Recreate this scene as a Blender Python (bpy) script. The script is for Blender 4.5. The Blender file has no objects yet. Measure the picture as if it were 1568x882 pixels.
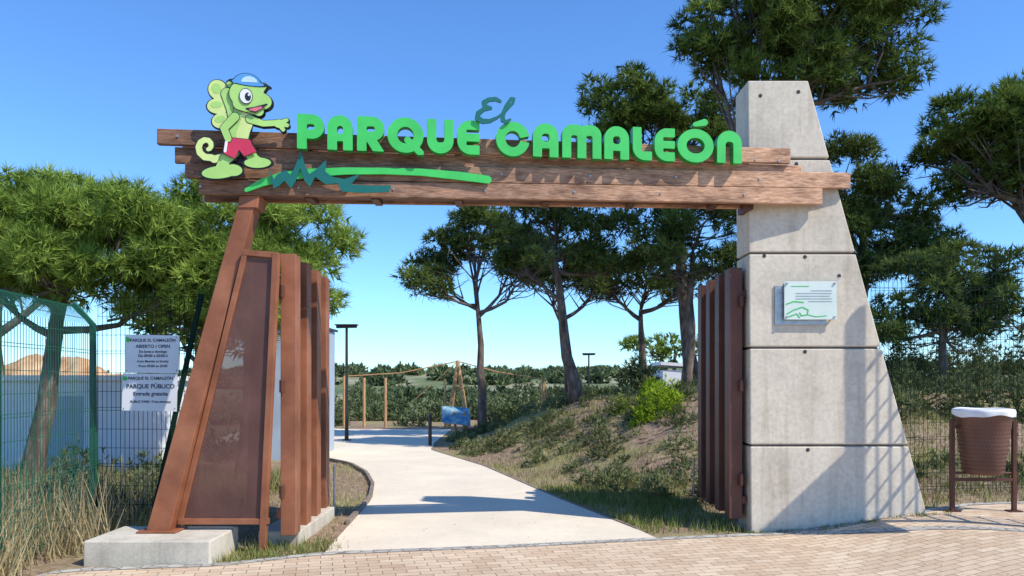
import bpy, math, random
import numpy as np
from mathutils import Vector, Matrix, Euler
random.seed(3)
RNG = np.random.default_rng(7)
scene = bpy.context.scene
COL = scene.collection
def S(t):
    t = np.clip(t, 0, 1); return t*t*(3-2*t)

# ------------------------------------------------------------------ materials
def newmat(name):
    m = bpy.data.materials.new(name); m.use_nodes = True
    nt = m.node_tree; b = nt.nodes['Principled BSDF']
    return m, nt, b
def ramp(nt, stops):
    r = nt.nodes.new('ShaderNodeValToRGB')
    cr = r.color_ramp
    while len(cr.elements) < len(stops): cr.elements.new(0.5)
    for e, (p, c) in zip(cr.elements, stops):
        e.position = p; e.color = (c[0], c[1], c[2], 1)
    return r
def noise(nt, vec, scale, detail=5, rough=0.6):
    n = nt.nodes.new('ShaderNodeTexNoise')
    n.inputs['Scale'].default_value = scale; n.inputs['Detail'].default_value = detail
    n.inputs['Roughness'].default_value = rough
    nt.links.new(vec, n.inputs['Vector']); return n
def coords(nt, stretch=(1, 1, 1), rot=(0, 0, 0)):
    tc = nt.nodes.new('ShaderNodeTexCoord'); mp = nt.nodes.new('ShaderNodeMapping')
    mp.inputs['Scale'].default_value = stretch; mp.inputs['Rotation'].default_value = rot
    nt.links.new(tc.outputs['Object'], mp.inputs['Vector']); return mp.outputs[0]
def mixc(nt, fac, a, b, mode='MIX'):
    n = nt.nodes.new('ShaderNodeMix'); n.data_type = 'RGBA'; n.blend_type = mode
    for sock, v in ((n.inputs[0], fac), (n.inputs[6], a), (n.inputs[7], b)):
        if isinstance(v, (int, float)): sock.default_value = v
        elif isinstance(v, tuple): sock.default_value = (v[0], v[1], v[2], 1)
        else: nt.links.new(v, sock)
    return n.outputs[2]
def nmat(name, stops, scale=4, rough=0.8, bump=0.0, bscale=40, stretch=(1, 1, 1), metallic=0, big=None, spec=0.5):
    m, nt, b = newmat(name)
    v = coords(nt, stretch)
    n = noise(nt, v, scale)
    r = ramp(nt, stops); nt.links.new(n.outputs['Fac'], r.inputs[0])
    out = r.outputs[0]
    if big:
        n2 = noise(nt, coords(nt), big[0], 3)
        r2 = ramp(nt, [(0.35, big[1]), (0.65, big[2])]); nt.links.new(n2.outputs['Fac'], r2.inputs[0])
        out = mixc(nt, 1.0, out, r2.outputs[0], 'MULTIPLY')
    nt.links.new(out, b.inputs['Base Color'])
    b.inputs['Roughness'].default_value = rough; b.inputs['Metallic'].default_value = metallic
    b.inputs['Specular IOR Level'].default_value = spec
    if bump:
        n3 = noise(nt, v, bscale, 4)
        bp = nt.nodes.new('ShaderNodeBump'); bp.inputs['Strength'].default_value = bump
        bp.inputs['Distance'].default_value = 0.02
        nt.links.new(n3.outputs['Fac'], bp.inputs['Height']); nt.links.new(bp.outputs[0], b.inputs['Normal'])
    return m
def foliage(name, dark, mid, light, trans=0.25):
    m = bpy.data.materials.new(name); m.use_nodes = True; nt = m.node_tree
    nt.nodes.remove(nt.nodes['Principled BSDF'])
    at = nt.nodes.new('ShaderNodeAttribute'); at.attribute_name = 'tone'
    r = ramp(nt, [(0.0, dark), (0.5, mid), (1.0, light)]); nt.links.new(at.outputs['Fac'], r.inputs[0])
    d = nt.nodes.new('ShaderNodeBsdfDiffuse'); t = nt.nodes.new('ShaderNodeBsdfTranslucent')
    mx = nt.nodes.new('ShaderNodeMixShader'); mx.inputs[0].default_value = trans
    nt.links.new(r.outputs[0], d.inputs[0]); nt.links.new(r.outputs[0], t.inputs[0])
    nt.links.new(d.outputs[0], mx.inputs[1]); nt.links.new(t.outputs[0], mx.inputs[2])
    nt.links.new(mx.outputs[0], nt.nodes['Material Output'].inputs[0]); return m

M = {}
def concrete(name, base, scale=1.0, soft=0.0):
    m, nt, b = newmat(name)
    v = coords(nt)
    n1 = noise(nt, v, 1.6*scale, 6, .65); n2 = noise(nt, v, 22*scale, 6, .7)
    n3 = noise(nt, coords(nt, (7, 7, .5)), 1.4, 4, .6)
    lo = .80+.12*soft
    d = tuple(c*lo for c in base); l = tuple(min(1, c*1.12) for c in base)
    r1 = ramp(nt, [(.3, d), (.5, base), (.72, l)]); nt.links.new(n1.outputs[0], r1.inputs[0])
    r2 = ramp(nt, [(.35, (.84+.1*soft,)*3), (.6, (1, 1, 1))]); nt.links.new(n2.outputs[0], r2.inputs[0])
    r3 = ramp(nt, [(.3, (.80, .77, .73)), (.5, (1, 1, 1))]); nt.links.new(n3.outputs[0], r3.inputs[0])
    o = mixc(nt, 1.0, r1.outputs[0], r2.outputs[0], 'MULTIPLY')
    if not soft: o = mixc(nt, .8, o, r3.outputs[0], 'MULTIPLY')
    nt.links.new(o, b.inputs['Base Color']); b.inputs['Roughness'].default_value = .9
    b.inputs['Specular IOR Level'].default_value = .2
    bp = nt.nodes.new('ShaderNodeBump'); bp.inputs['Strength'].default_value = .3; bp.inputs['Distance'].default_value = .008
    nt.links.new(n2.outputs[0], bp.inputs['Height']); nt.links.new(bp.outputs[0], b.inputs['Normal'])
    return m
M['conc'] = concrete('concrete_grey', (.70, .61, .48))
M['foot'] = concrete('concrete_footing', (.62, .56, .45), 2)
M['joint'] = nmat('joint_dark', [(0.3, (.10, .095, .085)), (.7, (.2, .19, .17))])
M['hole'] = nmat('hole_dark', [(0.3, (.03, .03, .03)), (.7, (.05, .05, .045))])
def wood():
    m, nt, b = newmat('timber')
    g = noise(nt, coords(nt, (1.2, 20, 26)), 3.0, 6, .7)
    k = noise(nt, coords(nt, (2.2, 4, 7)), 1.1, 4, .6)
    r = ramp(nt, [(.28, (.14, .07, .042)), (.5, (.34, .20, .13)), (.72, (.52, .35, .25))])
    nt.links.new(g.outputs[0], r.inputs[0])
    r2 = ramp(nt, [(.32, (.50, .46, .44)), (.5, (.95, .95, .95)), (.68, (1.25, 1.22, 1.18))]); nt.links.new(k.outputs[0], r2.inputs[0])
    o = mixc(nt, 1.0, r.outputs[0], r2.outputs[0], 'MULTIPLY')
    # tone varies along the beam: darker at the left end, paler towards the pillar
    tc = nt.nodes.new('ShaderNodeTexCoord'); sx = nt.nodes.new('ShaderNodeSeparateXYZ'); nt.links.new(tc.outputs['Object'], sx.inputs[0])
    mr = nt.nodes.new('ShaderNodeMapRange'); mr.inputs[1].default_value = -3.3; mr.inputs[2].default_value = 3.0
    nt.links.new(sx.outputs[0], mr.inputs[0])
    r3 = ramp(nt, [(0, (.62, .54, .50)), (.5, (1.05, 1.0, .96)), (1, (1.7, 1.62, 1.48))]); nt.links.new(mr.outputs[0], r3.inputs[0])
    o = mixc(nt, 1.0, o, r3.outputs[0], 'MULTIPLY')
    nt.links.new(o, b.inputs['Base Color']); b.inputs['Roughness'].default_value = .7
    b.inputs['Specular IOR Level'].default_value = .25
    bp = nt.nodes.new('ShaderNodeBump'); bp.inputs['Strength'].default_value = .4; bp.inputs['Distance'].default_value = .008
    nt.links.new(g.outputs[0], bp.inputs['Height']); nt.links.new(bp.outputs[0], b.inputs['Normal'])
    return m
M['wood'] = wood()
M['rust'] = nmat('redbrown_painted_steel', [(.3, (.22, .078, .036)), (.5, (.31, .115, .056)), (.72, (.39, .16, .082))], 3, .5, .1, 60, big=(1.0, (.8, .8, .8), (1.08, 1.05, 1)), spec=.35)
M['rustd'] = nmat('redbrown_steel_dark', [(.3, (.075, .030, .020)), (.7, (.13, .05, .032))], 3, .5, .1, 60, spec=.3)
M['rustm'] = nmat('redbrown_steel_shaded_leaf', [(.3, (.10, .040, .028)), (.7, (.16, .065, .042))], 3, .5, .1, 60, spec=.3)  # darker copy of the red-brown; right leaf's shade is put into the colour
M['dark'] = nmat('dark_steel', [(.3, (.018, .014, .013)), (.7, (.04, .03, .027))], 5, .5)
def perf():
    m, nt, b = newmat('perforated_sheet')
    n = noise(nt, coords(nt), 2.2, 5)
    r = ramp(nt, [(.3, (.12, .050, .038)), (.7, (.22, .10, .075))]); nt.links.new(n.outputs[0], r.inputs[0])
    nt.links.new(r.outputs[0], b.inputs['Base Color']); b.inputs['Roughness'].default_value = .55
    tr = nt.nodes.new('ShaderNodeBsdfTransparent'); mx = nt.nodes.new('ShaderNodeMixShader'); mx.inputs[0].default_value = .66
    nt.links.new(tr.outputs[0], mx.inputs[1]); nt.links.new(b.outputs[0], mx.inputs[2])
    nt.links.new(mx.outputs[0], nt.nodes['Material Output'].inputs[0]); return m
M['perf'] = perf()
def paint(name, c, rough=.4):
    return nmat(name, [(.3, tuple(x*.85 for x in c)), (.7, tuple(min(1, x*1.1) for x in c))], 3, rough, .03, 50)
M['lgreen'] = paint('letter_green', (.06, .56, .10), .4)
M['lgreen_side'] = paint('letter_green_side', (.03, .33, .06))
M['teal'] = paint('teal_paint', (.008, .14, .115))
M['black'] = paint('black_outline', (.015, .02, .015))
M['cgreen'] = paint('chameleon_green', (.42, .68, .17))
M['cyell'] = paint('chameleon_yellowgreen', (.66, .78, .26))
M['cblue'] = paint('cap_blue', (.10, .33, .68))
M['cpale'] = paint('cap_pale', (.50, .70, .85))
M['cred'] = paint('shorts_red', (.62, .035, .08))
M['cpink'] = paint('mouth_pink', (.75, .16, .2))
M['white'] = nmat('white_paint', [(.3, (.78, .77, .76)), (.7, (.85, .84, .83))], 3, .5)
M['acryl'] = nmat('pale_acrylic', [(.3, (.62, .70, .60)), (.7, (.74, .80, .71))], 3, .15)
M['steel'] = nmat('galvanised_steel', [(.3, (.35, .36, .36)), (.7, (.5, .5, .5))], 20, .4, metallic=.6)
M['fgreen'] = nmat('fence_green', [(.3, (.008, .085, .045)), (.7, (.015, .13, .07))], 3, .4)
M['fgreen2'] = nmat('fence_darkgreen', [(.3, (.008, .026, .018)), (.7, (.012, .035, .025))], 3, .7, spec=.05)
M['bark'] = nmat('pine_bark', [(.3, (.05, .034, .026)), (.5, (.14, .10, .075)), (.72, (.30, .23, .18))], 9, .95, .8, 22, (1, 1, .35))
M['twig'] = nmat('twig_bark', [(.3, (.07, .055, .045)), (.7, (.20, .16, .13))], 9, .95)
M['kiosk'] = nmat('bluegrey_panel', [(.3, (.36, .42, .50)), (.7, (.44, .50, .57))], 2, .6)
M['wbuild'] = nmat('white_render', [(.3, (.72, .73, .76)), (.7, (.82, .82, .82))], 1.5, .8)
M['soil'] = nmat('orange_soil', [(.3, (.36, .20, .10)), (.5, (.55, .33, .17)), (.7, (.68, .46, .26))], 2, .95, 1.0, 5)
M['timberpole'] = nmat('orange_timber', [(.3, (.45, .24, .09)), (.7, (.66, .38, .17))], 6, .7)
M['binm'] = nmat('bin_brown', [(.3, (.12, .052, .035)), (.7, (.17, .075, .05))], 5, .5)
M['bag'] = nmat('white_liner', [(.3, (.70, .69, .69)), (.7, (.82, .81, .80))], 12, .4, .2, 20)
M['boardblue'] = nmat('board_print', [(.3, (.05, .16, .35)), (.5, (.15, .35, .5)), (.7, (.55, .6, .5))], 6, .3)
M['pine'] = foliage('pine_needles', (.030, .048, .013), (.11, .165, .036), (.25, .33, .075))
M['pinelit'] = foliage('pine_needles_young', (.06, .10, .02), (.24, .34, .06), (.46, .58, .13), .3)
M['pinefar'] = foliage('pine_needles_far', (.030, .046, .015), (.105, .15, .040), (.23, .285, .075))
M['shrub'] = foliage('shrub_leaves', (.06, .075, .033), (.16, .185, .075), (.32, .33, .16))
M['vista'] = foliage('vista_leaves', (.09, .12, .06), (.16, .20, .09), (.27, .30, .15), .15)
M['lime'] = foliage('lime_shrub_leaves', (.10, .17, .015), (.28, .40, .03), (.46, .56, .06))
M['grass'] = foliage('grass_blades', (.09, .13, .025), (.22, .26, .06), (.48, .41, .20))
M['dry'] = foliage('dry_grass_blades', (.18, .14, .07), (.40, .32, .17), (.60, .51, .30))

# ------------------------------------------------------------------ mesh builder
class MB:
    def __init__(s): s.v = []; s.f = []; s.m = []
    def add(s, vs, fs, mi=0):
        o = len(s.v); s.v += [tuple(map(float, p)) for p in vs]
        s.f += [tuple(i+o for i in f) for f in fs]; s.m += [mi]*len(fs)
    def hexa(s, p, mi=0):   # p: bottom 4 ccw, top 4 ccw
        s.add(p, [(0, 3, 2, 1), (4, 5, 6, 7), (0, 1, 5, 4), (1, 2, 6, 5), (2, 3, 7, 6), (3, 0, 4, 7)], mi)
    def box(s, x0, x1, y0, y1, z0, z1, mi=0):
        s.hexa([(x0, y0, z0), (x1, y0, z0), (x1, y1, z0), (x0, y1, z0), (x0, y0, z1), (x1, y0, z1), (x1, y1, z1), (x0, y1, z1)], mi)
    def tube(s, pts, rad, n=8, mi=0, cap=True):
        pts = [Vector(p) for p in pts]
        if isinstance(rad, (int, float)): rad = [rad]*len(pts)
        vs = []; fs = []
        d0 = (pts[1]-pts[0]).normalized()
        ref = Vector((0, 0, 1)) if abs(d0.z) < .9 else Vector((1, 0, 0))
        a = d0.cross(ref).normalized()
        for i, p in enumerate(pts):
            d = (pts[min(i+1, len(pts)-1)]-pts[max(i-1, 0)])
            if d.length < 1e-9: d = d0
            d = d.normalized(); a = (a-d*a.dot(d)).normalized(); b = d.cross(a)
            for k in range(n):
                t = 2*math.pi*k/n+.785
                vs.append(p+(a*math.cos(t)+b*math.sin(t))*rad[i])
        for i in range(len(pts)-1):
            for k in range(n):
                k2 = (k+1) % n
                fs.append((i*n+k, i*n+k2, (i+1)*n+k2, (i+1)*n+k))
        if cap:
            fs.append(tuple(range(n-1, -1, -1))); fs.append(tuple((len(pts)-1)*n+k for k in range(n)))
        s.add(vs, fs, mi)
    def build(s, name, mats, parent=None, smooth=False, bevel=0):
        me = bpy.data.meshes.new(name); me.from_pydata(s.v, [], s.f); 
        for m in mats: me.materials.append(m)
        me.polygons.foreach_set('material_index', s.m)
        if smooth: me.polygons.foreach_set('use_smooth', [True]*len(s.f))
        me.update()
        ob = bpy.data.objects.new(name, me); COL.objects.link(ob)
        if parent: ob.parent = parent
        if bevel:
            b = ob.modifiers.new('bevel', 'BEVEL'); b.width = bevel; b.segments = 2; b.limit_method = 'ANGLE'
        return ob
def empty(name, loc=(0, 0, 0)):
    e = bpy.data.objects.new(name, None); COL.objects.link(e); return e

def tri_mesh(name, V, tone, mats, parent=None):
    n = len(V)//3
    me = bpy.data.meshes.new(name)
    me.vertices.add(len(V)); me.vertices.foreach_set('co', V.astype(np.float32).ravel())
    me.loops.add(len(V)); me.loops.foreach_set('vertex_index', np.arange(len(V), dtype=np.int32))
    me.polygons.add(n); me.polygons.foreach_set('loop_start', np.arange(0, len(V), 3, dtype=np.int32))
    me.polygons.foreach_set('loop_total', np.full(n, 3, dtype=np.int32))
    at = me.attributes.new('tone', 'FLOAT', 'POINT'); at.data.foreach_set('value', np.repeat(tone, 3).astype(np.float32))
    for m in mats: me.materials.append(m)
    me.update(calc_edges=True); me.validate()
    ob = bpy.data.objects.new(name, me); COL.objects.link(ob)
    if parent: ob.parent = parent
    return ob
def nrm(a): return a/np.maximum(np.linalg.norm(a, axis=1, keepdims=True), 1e-9)
def needles(C, D, tone, per, L, W, spread=.9):
    C = np.repeat(C, per, 0); D = np.repeat(D, per, 0); tone = np.repeat(tone, per)
    n = nrm(D*.7+RNG.normal(size=C.shape)*spread*.6)
    ln = L*RNG.uniform(.6, 1.25, (len(C), 1))
    w = nrm(np.cross(n, RNG.normal(size=C.shape)))*W
    V = np.stack([C-w, C+w, C+n*ln], 1).reshape(-1, 3)
    return V, np.clip(tone+RNG.normal(size=len(C))*.10, 0, 1)

# ------------------------------------------------------------------ terrain
YR = [(6, 1.9), (8.2, 1.38), (10.6, .6), (14.6, -.55), (18, -1.9), (21, -2.1), (26, -.5), (40, 3)]
YL = [(6, -1.65), (7.2, -1.75), (10.4, -1.9), (11.8, -2.12), (13.3, -2.5), (14.8, -3.1), (16.4, -4.3), (17.5, -7.5), (26, -9), (27, -9)]
def xr(y): return np.interp(y, [a for a, b in YR], [b for a, b in YR])
def xl(y): return np.interp(y, [a for a, b in YL], [b for a, b in YL])
def H(x, y):
    x = np.asarray(x, float); y = np.asarray(y, float)
    h = .2*S((x-2.6)/2.0)
    m = S((x-xr(y)-.25)/4.0)*S((y-8.9)/6.5)*1.2*(1-.9*S((y-23)/12))
    bump = .06*np.sin(x*2.1+y*.7)*np.sin(y*1.7-x*.6)+.05*np.sin(x*4.3+1)*np.sin(y*3.9)
    h = h+m+bump*S((x-xr(y)-.4)/1.5)*S((y-9.5)/2)
    lf = S((-4.6-x)/2)*S((y-5)/2)
    h = h+lf*.05*np.sin(x*1.7)*np.sin(y*1.3)
    r = np.hypot(x, y)
    far = S((r-150)/350)*(6.5+3.5*np.sin(x*.009+1)+2.5*np.sin(x*.023+y*.01))
    return h+far-1.2*S((r-32)/30)
def axis(a, b, step, far, g=1.22):
    c = list(np.arange(a, b+1e-6, step)); s = step; x = b
    while x < far: s = min(s*g, 40); x += s; c.append(x)
    s = step; x = a; p = []
    while x > -far: s = min(s*g, 40); x -= s; p.append(x)
    return np.array(p[::-1]+c)
ax = axis(-14, 16, .25, 900); ay = axis(-3, 34, .25, 900)
XX, YY = np.meshgrid(ax, ay); ZZ = H(XX, YY)
nx, ny = len(ax), len(ay)
idx = np.arange(nx*ny).reshape(ny, nx)
F = np.stack([idx[:-1, :-1], idx[:-1, 1:], idx[1:, 1:], idx[1:, :-1]], -1).reshape(-1, 4)
me = bpy.data.meshes.new('ground'); me.from_pydata(np.stack([XX, YY, ZZ], -1).reshape(-1, 3).tolist(), [], F.tolist())
me.polygons.foreach_set('use_smooth', [True]*len(F)); me.update()
g = bpy.data.objects.new('ground', me); COL.objects.link(g)
def groundmat():
    m, nt, b = newmat('soil_and_grass')
    v = coords(nt)
    n1 = noise(nt, v, .55, 5, .6); n2 = noise(nt, v, 9, 6, .75); n3 = noise(nt, v, 45, 4, .7)
    rs = ramp(nt, [(.3, (.14, .09, .062)), (.5, (.31, .21, .145)), (.7, (.51, .39, .27))]); nt.links.new(n2.outputs[0], rs.inputs[0])
    rg = ramp(nt, [(.3, (.13, .13, .05)), (.5, (.29, .26, .11)), (.7, (.50, .43, .23))]); nt.links.new(n3.outputs[0], rg.inputs[0])
    f = ramp(nt, [(.46, (0, 0, 0)), (.60, (1, 1, 1))]); nt.links.new(n1.outputs[0], f.inputs[0])
    o = mixc(nt, f.outputs[0], rs.outputs[0], rg.outputs[0])
    # open country beyond the park: grey-green scrub with tan fields
    nf = noise(nt, coords(nt, (1, .35, 1)), .022, 4, .6)
    rf = ramp(nt, [(.36, (.10, .14, .06)), (.46, (.16, .19, .09)), (.52, (.36, .32, .20)), (.6, (.13, .17, .08)), (.68, (.28, .27, .16))]); nt.links.new(nf.outputs[0], rf.inputs[0])
    tc = nt.nodes.new('ShaderNodeTexCoord'); ln = nt.nodes.new('ShaderNodeVectorMath'); ln.operation = 'LENGTH'; nt.links.new(tc.outputs['Object'], ln.inputs[0])
    mr = nt.nodes.new('ShaderNodeMapRange'); mr.inputs[1].default_value = 36; mr.inputs[2].default_value = 60; nt.links.new(ln.outputs['Value'], mr.inputs[0])
    o = mixc(nt, mr.outputs[0], o, rf.outputs[0])
    nt.links.new(o, b.inputs['Base Color']); b.inputs['Roughness'].default_value = 1; b.inputs['Specular IOR Level'].default_value = .1
    bp = nt.nodes.new('ShaderNodeBump'); bp.inputs['Strength'].default_value = .8; bp.inputs['Distance'].default_value = .04
    nt.links.new(n2.outputs[0], bp.inputs['Height']); nt.links.new(bp.outputs[0], b.inputs['Normal'])
    return m
me.materials.append(groundmat())

def sheet(name, rows, mat, dz):
    vs = []; n = len(rows[0])
    for r in rows:
        for (x, y) in r: vs.append((x, y, float(H(x, y))+dz))
    fs = []
    for i in range(len(rows)-1):
        for j in range(n-1): fs.append((i*n+j, (i+1)*n+j, (i+1)*n+j+1, i*n+j+1))
    me = bpy.data.meshes.new(name); me.from_pydata(vs, [], fs); me.materials.append(mat); me.update()
    o = bpy.data.objects.new(name, me); COL.objects.link(o); return o
PB = [(-4.02, 5.8), (-3.8, 6.5), (-2.5, 6.72), (-1.75, 7.15), (-.2, 7.42), (1.35, 7.78), (2.5, 8.02), (3.5, 8.12), (4.4, 8.3), (5.2, 8.75), (6, 8.9), (9, 9.1), (16, 9.4)]
def yb(x): return float(np.interp(x, [a for a, b in PB], [b for a, b in PB]))
def paving():
    m, nt, b = newmat('clay_pavers')
    v = coords(nt, rot=(0, 0, math.radians(-14)))
    br = nt.nodes.new('ShaderNodeTexBrick'); nt.links.new(v, br.inputs['Vector'])
    br.inputs['Scale'].default_value = 1; br.inputs['Brick Width'].default_value = .2; br.inputs['Row Height'].default_value = .1
    br.inputs['Mortar Size'].default_value = .005; br.inputs['Mortar Smooth'].default_value = .3
    br.inputs['Color1'].default_value = (.64, .46, .30, 1); br.inputs['Color2'].default_value = (.80, .62, .43, 1); br.inputs['Mortar'].default_value = (.29, .22, .16, 1)
    n = noise(nt, coords(nt), 1.3, 5); r = ramp(nt, [(.3, (.84, .82, .80)), (.65, (1, 1, 1))]); nt.links.new(n.outputs[0], r.inputs[0])
    n2 = noise(nt, coords(nt), 60, 4); r2 = ramp(nt, [(.3, (.82, .82, .82)), (.65, (1.05, 1.05, 1.05))]); nt.links.new(n2.outputs[0], r2.inputs[0])
    n4 = noise(nt, coords(nt, (1, 1, 1)), .35, 4); r4 = ramp(nt, [(.38, (.86, .84, .83)), (.5, (1, 1, 1))]); nt.links.new(n4.outputs[0], r4.inputs[0])
    o = mixc(nt, 1, br.outputs[0], r.outputs[0], 'MULTIPLY'); o = mixc(nt, 1, o, r2.outputs[0], 'MULTIPLY'); o = mixc(nt, 1, o, r4.outputs[0], 'MULTIPLY')
    nt.links.new(o, b.inputs['Base Color']); b.inputs['Roughness'].default_value = .85; b.inputs['Specular IOR Level'].default_value = .25
    bp = nt.nodes.new('ShaderNodeBump'); bp.inputs['Strength'].default_value = .5; bp.inputs['Distance'].default_value = .006; bp.invert = True
    nt.links.new(br.outputs['Fac'], bp.inputs['Height']); nt.links.new(bp.outputs[0], b.inputs['Normal']); return m
def cobble():
    m, nt, b = newmat('grey_setts')
    v = coords(nt)
    vo = nt.nodes.new('ShaderNodeTexVoronoi'); vo.inputs['Scale'].default_value = 9; nt.links.new(v, vo.inputs['Vector'])
    vd = nt.nodes.new('ShaderNodeTexVoronoi'); vd.feature = 'DISTANCE_TO_EDGE'; vd.inputs['Scale'].default_value = 9; nt.links.new(v, vd.inputs['Vector'])
    r = ramp(nt, [(0, (.34, .32, .28)), (1, (.55, .51, .44))]); nt.links.new(vo.outputs['Color'], r.inputs[0])
    r2 = ramp(nt, [(.0, (.35, .33, .3)), (.1, (1, 1, 1))]); nt.links.new(vd.outputs['Distance'], r2.inputs[0])
    o = mixc(nt, 1, r.outputs[0], r2.outputs[0], 'MULTIPLY'); nt.links.new(o, b.inputs['Base Color']); b.inputs['Roughness'].default_value = .85; return m
pm = paving(); cm = cobble()
rows = []
for x in np.arange(-4.02, 14.01, .2):
    e = yb(x)-.12
    rows.append([(x, -3+(e+3)*t) for t in np.linspace(0, 1, 14)])
sheet('brick_pavement', rows, pm, .018)
rows = [[(x, yb(x)-.12), (x, yb(x))] for x in np.arange(-4.02, 14.01, .2)]
sheet('sett_border', rows, cm, .022)
# soldier course crossing the pavement
rows = []
for t in np.linspace(0, 1, 40):
    x = 2.9+t*5.0; y = 7.95-t*2.2
    rows.append([(x, y-.07), (x+.04, y+.07)])
sheet('sett_course', rows, cm, .023)
pathm = concrete('path_concrete', (.77, .66, .50), .6, 1.0)
rows = []
for y in np.arange(6.9, 26.01, .2):
    a, b = float(xl(y)), float(xr(y)) if y < 20 else float(xr(20))
    rows.append([(a+(b-a)*t, max(y, yb(a+(b-a)*t)+.002)) for t in np.linspace(0, 1, 16)])
sheet('footpath', rows, pathm, .012)
def edging(name, pts, w, h, mat):
    mb = MB()
    for (a, b) in zip(pts[:-1], pts[1:]):
        a = Vector((a[0], a[1], 0)); b = Vector((b[0], b[1], 0)); d = (b-a).normalized(); n = Vector((-d.y, d.x, 0))*w/2
        za = float(H(a.x, a.y)); zb = float(H(b.x, b.y))
        p = [a-n, b-n, b+n, a+n]
        mb.hexa([(q.x, q.y, -.1) for q in p]+[(p[0].x, p[0].y, za+h), (p[1].x, p[1].y, zb+h), (p[2].x, p[2].y, zb+h), (p[3].x, p[3].y, za+h)])
    return mb.build(name, [mat])
km = nmat('edging_dark', [(.3, (.18, .13, .09)), (.7, (.30, .24, .18))], 6, .8)
edging('path_kerb', [(float(xl(y))-.02, y) for y in np.arange(8.6, 17, .4)], .05, .06, km)
edging('path_kerb', [(float(xr(y))+.02, y) for y in np.arange(8.3, 20, .4)], .04, .022, km)

# ------------------------------------------------------------------ concrete pillar
def pill_r(z): return 4.436-(4.436-3.127)*z/4.77
mb = MB()
zs = [-.1, .93, 1.962, 2.96, 3.955, 4.78]
YF, YBk = 8.1, 8.55
for i in range(5):
    a, b = zs[i]+(.012 if i else 0), zs[i+1]-(.012 if i < 4 else 0)
    xa, xb = 2.521-.007*a, 2.521-.007*b
    mb.hexa([(xa, YF, a), (pill_r(a), YF, a), (pill_r(a), YBk, a), (xa, YBk, a), (xb, YF, b), (pill_r(b), YF, b), (pill_r(b), YBk, b), (xb, YBk, b)])
pil = empty('concrete_pillar')
mb.build('panels', [M['conc']], pil, bevel=.012)
mb = MB()
a, b = -.1, 4.74
mb.hexa([(2.55, YF+.03, a), (pill_r(a)-.03, YF+.03, a), (pill_r(a)-.03, YBk-.03, a), (2.55, YBk-.03, a), (2.52, YF+.03, b), (pill_r(b)-.03, YF+.03, b), (pill_r(b)-.03, YBk-.03, b), (2.52, YBk-.03, b)])
mb.build('core', [M['joint']], pil)
mb = MB()
for (x, z) in [(3.09, 1.92), (3.12, .885), (3.09, 2.92), (2.66, 2.93), (2.62, 4.62), (3.02, 4.66), (3.0, 3.9), (3.45, 2.72)]:
    mb.tube([(x, YF+.01, z), (x, YF-.003, z)], .02, 14)
mb.build('tie_holes', [M['hole']], pil)

# plaque
pq = empty('wall_plaque')
mb = MB(); mb.box(2.769, 3.313, YF-.02, YF-.004, 2.20, 2.62, 0); mb.build('back_plate', [M['steel']], pq, bevel=.003)
mb = MB(); mb.box(2.85, 3.40, YF-.062, YF-.052, 2.254, 2.654, 0); mb.build('face_plate', [M['acryl']], pq, bevel=.002)
mb = MB()
for x in (2.875, 3.375):
    for z in (2.28, 2.63): mb.tube([(x, YF, z), (x, YF-.075, z)], .012, 10)
mb.tube([(3.375, YF-.05, 2.63), (3.44, YF-.02, 2.70)], .006, 6)
mb.build('standoffs', [M['steel']], pq)

# ------------------------------------------------------------------ 2D shape tools
def contour(Fv, x0, y0, h):
    ins = Fv < 0; ny_, nx_ = Fv.shape
    a = ins[:-1, :-1]; b = ins[:-1, 1:]; c = ins[1:, 1:]; d = ins[1:, :-1]
    s = a.astype(int)+b+c+d
    js, is_ = np.where((s > 0) & (s < 4))
    adj = {}
    def link(p, q): adj.setdefault(p, []).append(q); adj.setdefault(q, []).append(p)
    for j, i in zip(js.tolist(), is_.tolist()):
        A, B, C, D = ins[j, i], ins[j, i+1], ins[j+1, i+1], ins[j+1, i]
        bt = (0, i, j); tp = (0, i, j+1); lf = (1, i, j); rt = (1, i+1, j)
        e = []
        if A != B: e.append(bt)
        if B != C: e.append(rt)
        if C != D: e.append(tp)
        if D != A: e.append(lf)
        if len(e) == 2: link(*e)
        elif A: link(bt, lf); link(rt, tp)
        else: link(bt, rt); link(lf, tp)
    def pos(k):
        t, i, j = k
        if t == 0: f0, f1 = Fv[j, i], Fv[j, i+1]; u = f0/(f0-f1); return (x0+(i+u)*h, y0+j*h)
        f0, f1 = Fv[j, i], Fv[j+1, i]; u = f0/(f0-f1); return (x0+i*h, y0+(j+u)*h)
    seen = set(); loops = []
    for k in adj:
        if k in seen: continue
        lp = [k]; seen.add(k); cur = k
        while True:
            nx2 = [q for q in adj[cur] if q not in seen]
            if not nx2: break
            cur = nx2[0]; seen.add(cur); lp.append(cur)
        P = np.array([pos(q) for q in lp])
        if len(P) < 6: continue
        keep = []
        n = len(P); last = P[0]; keep.append(0)
        for q in range(1, n-1):
            v1 = P[q]-last; v2 = P[(q+1) % n]-P[q]
            cr = abs(v1[0]*v2[1]-v1[1]*v2[0])/(np.linalg.norm(v1)*np.linalg.norm(v2)+1e-12)
            if cr > .04 or np.linalg.norm(v1) > 12*h: keep.append(q); last = P[q]
        loops.append(P[keep])
    return loops
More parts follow.
